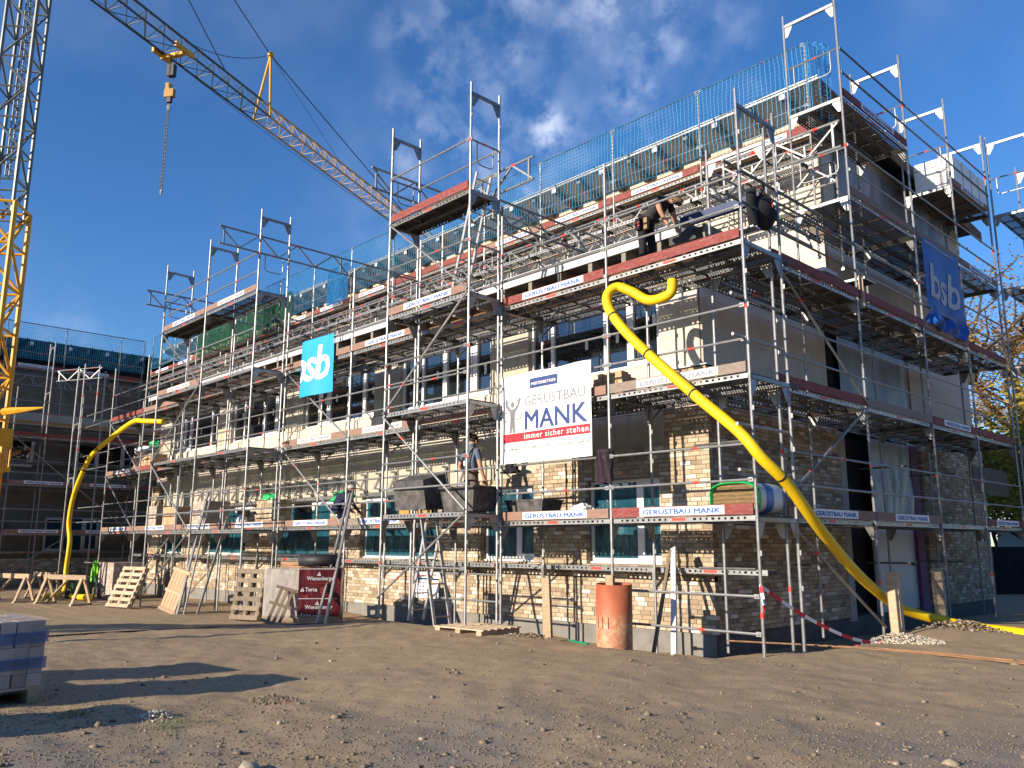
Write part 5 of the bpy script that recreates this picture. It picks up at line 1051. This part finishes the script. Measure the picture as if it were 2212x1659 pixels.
mb.box(-.2,.2,-.5,.5,0,.02); mb.box(-.2,-.19,-.5,.5,.02,.3); part('crate_wall', mb.mesh('crate_wall',BLACK), cr, (-.55,3.7,6.03)); mb = MB(); mb.box(-.18,.18,-.25,.25,.0,.07); thing('cut_panel','bluish white panel lying on the crate','panel',(-.5,3.5,6.35),me=mb.mesh('cut_panel',FASCIA))
mb = MB(); mb.box(0,.7,0,.35,0,.03); mb.box(.55,1.05,-.1,.1,.0305,.055); thing('sheet_metal','pieces of grey sheet metal on the third deck behind the red board','sheet metal',(-.95,.25,6.17),me=mb.mesh('sheet_metal',ALU)); mb = MB(); mb.box(0,1.5,0,.1,0,.16); thing('blue_beam','dark blue edge profile held by the bending worker','profile',(-1.75,1.0,6.95),me=mb.mesh('blue_beam',M('dark blue metal',(.02,.04,.11),.4)),rz=.0)
# ---------------------------------------------------------------- people
SKIN = M('skin',(.42,.22,.14),.6,0,.08); HAIR = M('dark hair',(.03,.022,.016),.8); TEE = M('dark grey shirt',(.035,.036,.04),.9,0,.25,10,bump=.4,bscale=9); TROU = M('black work trousers',(.013,.013,.015),.9,0,.3,10,bump=.5,bscale=9); BLUSH = M('grey blue work shirt',(.10,.13,.19),.9,0,.2,10,bump=.4,bscale=9); BRTR = M('grey brown work trousers',(.13,.11,.09),.9,0,.2,10,bump=.5,bscale=9); NAVYC = M('navy work jacket',(.012,.016,.05),.85,0,.25,10,bump=.4,bscale=9); SHOE = M('black shoe',(.02,.018,.016),.7)
def person(label, loc, J, top, bot, sleeve='short', head_dir=(0,-1,0), hair=True, extras=()):
    """J: joint -> point; one continuous skin over the skeleton"""
    names = list(J); ix = {n: i for i, n in enumerate(names)}
    R = dict(pel=.145, spn=.135, chs=.15, nck=.055, hd0=.085, hd1=.098, hd2=.07); lim = dict(sh=.07, el=.047, wr=.032, pm=.035, hp=.095, kn=.066, an=.046, to=.042)
    E = [('pel','spn'),('spn','chs'),('chs','nck'),('nck','hd0'),('hd0','hd1'),('hd1','hd2')]
    for s in 'LR': E += [('chs','sh'+s),('sh'+s,'el'+s),('el'+s,'wr'+s),('wr'+s,'pm'+s),('pel','hp'+s),('hp'+s,'kn'+s),('kn'+s,'an'+s),('an'+s,'to'+s)]
    me = bpy.data.meshes.new('body'); me.from_pydata([J[n] for n in names], [(ix[a],ix[b]) for a,b in E], []); o = bpy.data.objects.new('body', me); COL.objects.link(o)
    sk = o.modifiers.new('s','SKIN'); sk.use_smooth_shade = True; ss = o.modifiers.new('u','SUBSURF'); ss.levels = ss.render_levels = 2
    for n in names: r = R.get(n) or lim[n[:2]]; me.skin_vertices[0].data[ix[n]].radius = (r, r*(.82 if n in ('spn','chs','pel') else 1)); me.skin_vertices[0].data[ix[n]].use_root = (n == 'pel')
    dg = bpy.context.evaluated_depsgraph_get(); bm_ = bpy.data.meshes.new_from_object(o.evaluated_get(dg)); bpy.data.objects.remove(o); bpy.data.meshes.remove(me)
    for m_ in (SKIN, top, bot, SHOE): bm_.materials.append(m_)
    def seg(p, a, b): d = b-a; t_ = max(0, min(1, (p-a).dot(d)/d.dot(d))); return (p-(a+d*t_)).length, t_
    Jv = {n: Vector(p) for n, p in J.items()}
    for f in bm_.polygons:
        best = min(((seg(f.center, Jv[a], Jv[b]), a, b) for a, b in E), key=lambda q: q[0][0]-.5*(R.get(q[1]) or lim[q[1][:2]])); (d, t_), a, b = best; k = a[:2]+b[:2]
        m = 1
        if a in ('nck','hd0','hd1') : m = 0
        elif k in ('shel',): m = 1 if (sleeve == 'long' or t_ < .62) else 0
        elif k in ('elwr',): m = 1 if sleeve == 'long' else 0
        elif k == 'wrpm': m = 0
        elif k in ('pehp','hpkn','knan'): m = 2
        elif k == 'anto': m = 3
        elif a == 'pel' and t_ < .45: m = 2
        f.material_index = m; f.use_smooth = True
    th = thing('person', label, 'person', loc); part('body', bm_, th, loc)
    hd = Vector(head_dir).normalized(); c = Jv['hd1']; upv = (Jv['hd2']-Jv['hd0']).normalized(); sd_ = hd.cross(upv).normalized()
    if hair:
        mb = MB(); mb.grid(lambda u,v: tuple(c+upv*.015-hd*.012+(sd_*math.cos(u*6.283)*math.cos(v*1.75-.18)*.098+hd*math.sin(u*6.283)*math.cos(v*1.75-.18)*.115+upv*math.sin(v*1.75-.18)*.125)*(1+.05*mnoise.noise(Vector((u*9,v*6,1))))-hd*.02*(1-v)), 24, 10); part('hair', mb.mesh('hair', HAIR if hair is True else hair, True), th, loc)
    mb = MB()
    for s in (-1,1):
        e = c+hd*.088+sd_*.034*s+upv*.012; mb.path([e-upv*.008,e+upv*.008], .011, 6, 1); ear = c+sd_*.097*s; mb.path([ear-upv*.03,ear,ear+upv*.03], .014, 6, 0, radii=[.008,.016,.011])
    mb.path([c+hd*.095+upv*.012,c+hd*.118-upv*.022], .009, 6, 0, radii=[.007,.014]); mb.path([c+hd*.092-upv*.055-sd_*.022,c+hd*.097-upv*.055,c+hd*.092-upv*.055+sd_*.022], .006, 5, 2); part('face', mb.mesh('face',[SKIN,BLACK,M('lips',(.30,.11,.09))],True), th, loc)
    for s in 'LR':
        w_, p_ = Jv['wr'+s], Jv['pm'+s]; d = (p_-w_).normalized(); si = d.cross(Vector((0,0,1)) if abs(d.z) < .9 else Vector((0,1,0))).normalized(); nn = si.cross(d); mb = MB(); mb.beam(w_, p_+d*.03, .075, .028, 0, tuple(nn))
        for i,(o_,l_) in enumerate(((-.028,.066),(-.010,.078),(.009,.072),(.027,.056))):
            b0 = p_+d*.025+si*o_; mb.path([b0,b0+d*l_*.5-nn*.006,b0+d*l_*.85-nn*.024], .0095, 6, radii=[.0095,.009,.007])
        tb = w_+d*.03-si*.036; mb.path([tb,tb+d*.035-si*.02,tb+d*.06-si*.02-nn*.012], .011, 6, radii=[.012,.011,.008]); part('hand', mb.mesh('hand', SKIN, True), th, loc)
    for nm, mm in extras: part(nm, mm, th, loc)
    return th
def std(shx=.19, **k):
    J = dict(pel=(0,0,.95), spn=(0,0,1.12), chs=(0,0,1.34), nck=(0,-.01,1.49), hd0=(0,-.02,1.57), hd1=(0,-.03,1.64), hd2=(0,-.02,1.70),
             shL=(-shx,0,1.41), shR=(shx,0,1.41), elL=(-.27,.0,1.13), elR=(.27,0,1.13), wrL=(-.27,-.12,.92), wrR=(.27,-.12,.92), pmL=(-.27,-.16,.85), pmR=(.27,-.16,.85),
             hpL=(-.10,0,.88), hpR=(.10,0,.88), knL=(-.12,-.02,.48), knR=(.12,-.02,.48), anL=(-.13,.02,.08), anR=(.13,.02,.08), toL=(-.14,-.15,.035), toR=(.14,-.15,.035)); J.update(k); return J
# bending worker on the third deck: leans towards +x
J = std(pel=(0,0,.97), spn=(.14,0,1.10), chs=(.33,0,1.26), nck=(.47,0,1.27), hd0=(.55,-.01,1.24), hd1=(.62,-.02,1.20), hd2=(.68,-.02,1.20), shL=(.36,.18,1.27), shR=(.36,-.18,1.27), elL=(.42,.22,1.0), elR=(.44,-.22,1.02), wrL=(.50,.16,.80), wrR=(.50,-.14,.82), pmL=(.53,.14,.74), pmR=(.53,-.12,.76),
        hpL=(-.02,.10,.90), hpR=(-.02,-.10,.90), knL=(.03,.12,.48), knR=(.0,-.12,.48), anL=(-.02,.13,.08), anR=(-.04,-.13,.08), toL=(.14,.14,.035), toR=(.12,-.14,.035))
mb = MB(); mb.path([(.05+.155*math.cos(a),.165*math.sin(a),1.03-.05*math.cos(a)) for a in [k*.5236 for k in range(13)]], .028, 6); mb.box(-.06,.03,-.24,-.17,.80,1.0); mb.box(.10,.17,-.22,-.16,.78,.98,1); mb.box(-.0,.04,-.26,-.24,.85,.92,2); belt = mb.mesh('tool_belt',[DCLOTH,M('tan leather',(.25,.17,.08),.7),REDM])
mb = MB(); mb.box(.615,.645,-.11,.075,1.115,1.15); mb.box(.64,.70,-.10,.07,1.118,1.135); glasses = mb.mesh('sunglasses', BLACK)
person('worker in dark clothes bending over the roof edge on the third deck', (-2.12,.55,6.02), J, TEE, TROU, 'short', (.55,0,-.83), M('dark blond hair',(.16,.09,.04),.8), [('tool_belt',belt),('sunglasses',glasses)])
# bricklayer seen from behind (faces the wall, +y)
fl = {n: (x,-y,z) for n,(x,y,z) in std(elL=(-.29,.06,1.14), wrL=(-.27,-.16,.98), pmL=(-.26,-.23,.95), elR=(.30,.02,1.12), wrR=(.34,-.05,.86), pmR=(.35,-.06,.78)).items()}
fl['hd1'] = (.03,.05,1.63); fl['hd2'] = (.03,.03,1.70)
mb = MB()
for s in (-1,1): mb.path([(s*.10,-.135,1.02),(s*.06,-.15,1.2),(s*.11,-.13,1.38),(s*.12,-.05,1.47),(s*.12,.10,1.42)], .020, 5)
mb.path([(.0,-.165,1.12),(.0,-.165,1.22)], .03, 6, 1); brc = mb.mesh('braces',[DCLOTH,WHITEP]); mb = MB(); mb.path([(.155*math.cos(a),.135*math.sin(a),1.0) for a in [k*.5236 for k in range(13)]], .026, 6); blt = mb.mesh('belt', M('brown leather',(.16,.07,.03),.6))
person('bricklayer in grey blue shirt and braces seen from behind near the stair tower', (-6.62,.55,2.02), fl, BLUSH, BRTR, 'short', (.25,.97,-.1), True, [('braces',brc),('belt',blt)])
J = std(pel=(0,0,.38), spn=(.04,.06,.52), chs=(.08,.16,.68), nck=(.12,.25,.78), hd0=(.14,.29,.83), hd1=(.16,.33,.87), hd2=(.17,.35,.93), shL=(-.10,.17,.72), shR=(.27,.17,.70), elL=(-.16,.32,.50), elR=(.36,.30,.48), wrL=(-.05,.48,.38), wrR=(.28,.48,.36), pmL=(-.02,.54,.34), pmR=(.25,.54,.33), hpL=(-.1,.02,.36), hpR=(.12,.02,.36), knL=(-.16,.36,.40), knR=(.2,.34,.12), anL=(-.15,.10,.08), anR=(.18,-.06,.07), toL=(-.16,.25,.03), toR=(.18,.06,.03))
mb = MB(); c = Vector((.16,.33,.90)); mb.grid(lambda u,v: tuple(c+Vector((math.cos(u*6.283)*math.cos(v*1.5)*.105, math.sin(u*6.283)*math.cos(v*1.5)*.115, math.sin(v*1.5)*.09))), 20, 8); mb.box(.08,.24,.42,.52,.89,.905); cap = mb.mesh('cap', M('pale cap',(.50,.49,.46),.8),True)
person('crouching worker in navy jacket and pale cap behind the leaning metal boards', (-11.3,.35,2.02), J, NAVYC, NAVYC, 'long', (.1,.95,-.3), False, [('cap',cap)])
# ---------------------------------------------------------------- trees and far things on the right
def tree(label, x, y, h, spread, nl, lm, seed, name='autumn_tree', lsz=.16):
    rg = random.Random(seed); th = thing(name, label, 'tree', (x,y,0)); tb = MB(); tips = []
    def grow(p, d, l, r, lev):
        q = p; pts = [p]; 
        for i in range(4): d = (d+Vector((rg.uniform(-.18,.18),rg.uniform(-.18,.18),rg.uniform(-.02,.12)))).normalized(); q = q+d*l/4; pts.append(q)
        tb.path(pts, r, 6 if lev < 2 else 4, 0, r*.55, cap=False)
        if lev >= 3: tips.extend(pts[1:]); return
        for i in range(4 if lev else 7):
            b = pts[rg.randint(2,4)]; a = rg.uniform(0,6.28); tilt = rg.uniform(.5,1.1); s = Vector((math.cos(a),math.sin(a),0)); nd = (d*math.cos(tilt)+s*math.sin(tilt)).normalized(); grow(b, nd, l*rg.uniform(.5,.7)*spread, r*.5, lev+1)
        tips.append(q)
    grow(Vector((0,0,-.3)), Vector((0,0,1)), h*.45, h*.018, 0); part('trunk', tb.mesh('trunk', M('tree bark',(.055,.045,.035),.9,0,.3,8)), th, (x,y,0)); lb = MB()
    for _ in range(nl):
        p = rg.choice(tips)+Vector((rg.gauss(0,.45),rg.gauss(0,.45),rg.gauss(0,.4))); a, b = rg.uniform(0,6.28), rg.uniform(-1,1); u = Vector((math.cos(a),math.sin(a),b*.5)).normalized()*lsz*rg.uniform(.6,1.2); w = u.cross(Vector((rg.uniform(-1,1),rg.uniform(-1,1),rg.uniform(-1,1)))).normalized()*lsz*.45
        lb.add([p-u*.5,p+w*.5,p+u*.5,p-w*.5],[(0,1,2,3)])
    part('crown', lb.mesh('crown', lm), th, (x,y,0), kind='stuff')
def leafm(name, stops):
    t = NT(name); t.col(t.ramp(t.rand(), stops)); t.set(rough=.6); tl = t.N.new('ShaderNodeBsdfTranslucent'); t.L.new(t.N['Color Ramp'].outputs[0] if 'Color Ramp' in t.N else t.b.inputs['Base Color'].links[0].from_socket, tl.inputs[0]); mx = t.N.new('ShaderNodeMixShader'); mx.inputs[0].default_value = .35; t.L.new(t.b.outputs[0], mx.inputs[1]); t.L.new(tl.outputs[0], mx.inputs[2]); t.L.new(mx.outputs[0], t.out.inputs[0]); return t.mat
LF1 = leafm('orange autumn leaves', [(0,(.30,.14,.03)),(.4,(.38,.22,.05)),(.7,(.22,.11,.03)),(1,(.42,.28,.06))]); LF2 = leafm('yellow autumn leaves', [(0,(.38,.30,.04)),(.4,(.45,.36,.06)),(.7,(.26,.24,.05)),(1,(.50,.36,.05))])
tree('tall sparse oak with orange leaves behind the far right corner', -3.2, 33, 22, 1.0, 9000, LF1, 3, lsz=.24); tree('thin orange tree right of the tall sparse oak', .8, 36, 20, 1.0, 8000, LF1, 8, lsz=.24); tree('thinning orange tree seen through the side scaffold', -7.5, 38, 22, 1.0, 8000, LF1, 5, lsz=.24)
tree('low dense yellow tree behind the scaffold at the right edge', -4.0, 29, 7.5, 1.25, 9000, LF2, 11, lsz=.3); tree('low yellow bushy tree farther behind the dark container', -7.0, 34, 7, 1.3, 8000, LF2, 12, lsz=.3)
ct = thing('site_container','dark grey site container behind the side scaffold at the right edge','container',(-2.2,25,0)); mb = MB(); mb.box(-3.2,3.2,-1.2,1.2,-.1,1.55)
for x in np.arange(-3.1,3.15,.25): mb.box(x-.05,x+.05,-1.24,-1.201,.0,1.5)
part('container_wall', mb.mesh('container_wall', M('dark container paint',(.03,.035,.04),.5)), ct, (-2.2,25,0))
van = thing('white_van','white van roof showing behind the dark container','van',(-3.5,30.5,0)); mb = MB(); mb.add([(-2.4,-1,.4),(2.4,-1,.4),(2.4,1,.4),(-2.4,1,.4),(-2.3,-.9,2.3),(1.2,-.9,2.35),(1.2,.9,2.35),(-2.3,.9,2.3),(1.9,-.95,1.4),(1.9,.95,1.4),(2.4,-1,1.2),(2.4,1,1.2)],[(0,1,10,8,5,4),(2,3,7,6,9,11),(4,5,6,7),(5,8,9,6),(8,10,11,9),(10,1,2,11),(0,4,7,3),(3,2,1,0)]); part('van_body', mb.mesh('van_body', WHITEP), van, (-3.5,30.5,0)); mb = MB()
for x in (-1.6,1.6):
    for y in (-1,.8): mb.path([(x,y,.36),(x,y+.2,.36)], .36, 14)
part('wheel', mb.mesh('wheel', BLACK), van, (-3.5,30.5,0)); mb = MB(); mb.add([(1.25,-.8,2.28),(1.86,-.85,1.46),(1.86,.85,1.46),(1.25,.8,2.28)],[(0,1,2,3)]); part('windscreen', mb.mesh('windscreen', GLASS), van, (-3.495,30.5,.01))

cb = thing('shadow_beams','timber shadow beams added out of view left of the camera to cast dark bands on the yard','shadow beams',(-12.6,-16.5,0)); mb = MB()  # unseen beams, added and placed to throw the shadow bands on the ground
mb.beam((-20.5,-23.4,4.15),(-9.1,-13.5,4.2),.5,.34); part('beam', mb.mesh('beam', WOODO), cb, (0,0,0)); mb = MB(); mb.beam((-20.5,-23.4,3.6),(-9.6,-13.9,3.75),.3,.16); part('beam', mb.mesh('beam', WOODO), cb, (0,0,0)); 
for x,y in ((-20.5,-23.4),(-9.0,-13.4)): mb = MB(); mb.beam((x,y,-.2),(x,y,4.4),.14,.14); part('post', mb.mesh('post', WOODO), cb, (0,0,0))
tl = tag(link('screen_trees', None, None, (0,0,0), 0, False), 'added belt of dark trees out of view behind the camera, blocking low sky light', 'screen_trees', kind=None); mb = MB(); rg = random.Random(5)  # unseen tree belt added to cut the sky fill and deepen the shade
for _ in range(7000):
    a = math.radians(rg.uniform(38,172)); d = rg.uniform(46,70); h = 13 if a < math.radians(125) else 10; x, y, z = CAM.x+d*math.sin(a), CAM.y+d*math.cos(a), rg.uniform(0,1)**1.1*(h+2.5*math.sin(a*23)+2*math.sin(a*51)); u = Vector((rg.gauss(0,1),rg.gauss(0,1),rg.gauss(0,1))).normalized()*1.1; w = u.cross(Vector((rg.gauss(0,1),rg.gauss(0,1),rg.gauss(0,1)))).normalized()*.8
    mb.add([Vector((x,y,z))-u,Vector((x,y,z))+w,Vector((x,y,z))+u,Vector((x,y,z))-w],[(0,1,2,3)])
part('foliage', mb.mesh('foliage', leafm('dark woodland leaves', [(0,(.05,.06,.02)),(.6,(.09,.075,.025)),(1,(.12,.08,.02))])), tl, (0,0,0)); tl['kind'] = 'stuff'
# ---------------------------------------------------------------- groups of things that repeat
GR = dict(rock='loose rocks on the dirt', gravel_heap='gravel heaps about the site', grass='grass tufts', brick_pallet='brick pallets on the site', brick_pile='brick piles on the decks', pallet='wooden pallets about the site', plastic_bag='plastic bags left on the decks', mortar_tub='black mortar tubs', sawhorse='timber sawhorses at the left', hose='yellow hoses', banner='banners hung on the scaffold', timber_stake='upright timber stakes', long_board='long metal boards leaning on the scaffold', stair_tower='towers in front of the facade', scaffold='runs of facade scaffold', safety_net='safety nets along the roofs', person='workers on the scaffold', autumn_tree='autumn trees behind the building', lattice_girder='lattice girders bridging from the towers to the roof')
for o in S.objects:
    if o.parent is None and 'category' in o and 'group' not in o:
        b_ = o.name.split('.')[0]
        if b_ in GR: o['group'] = GR[b_]
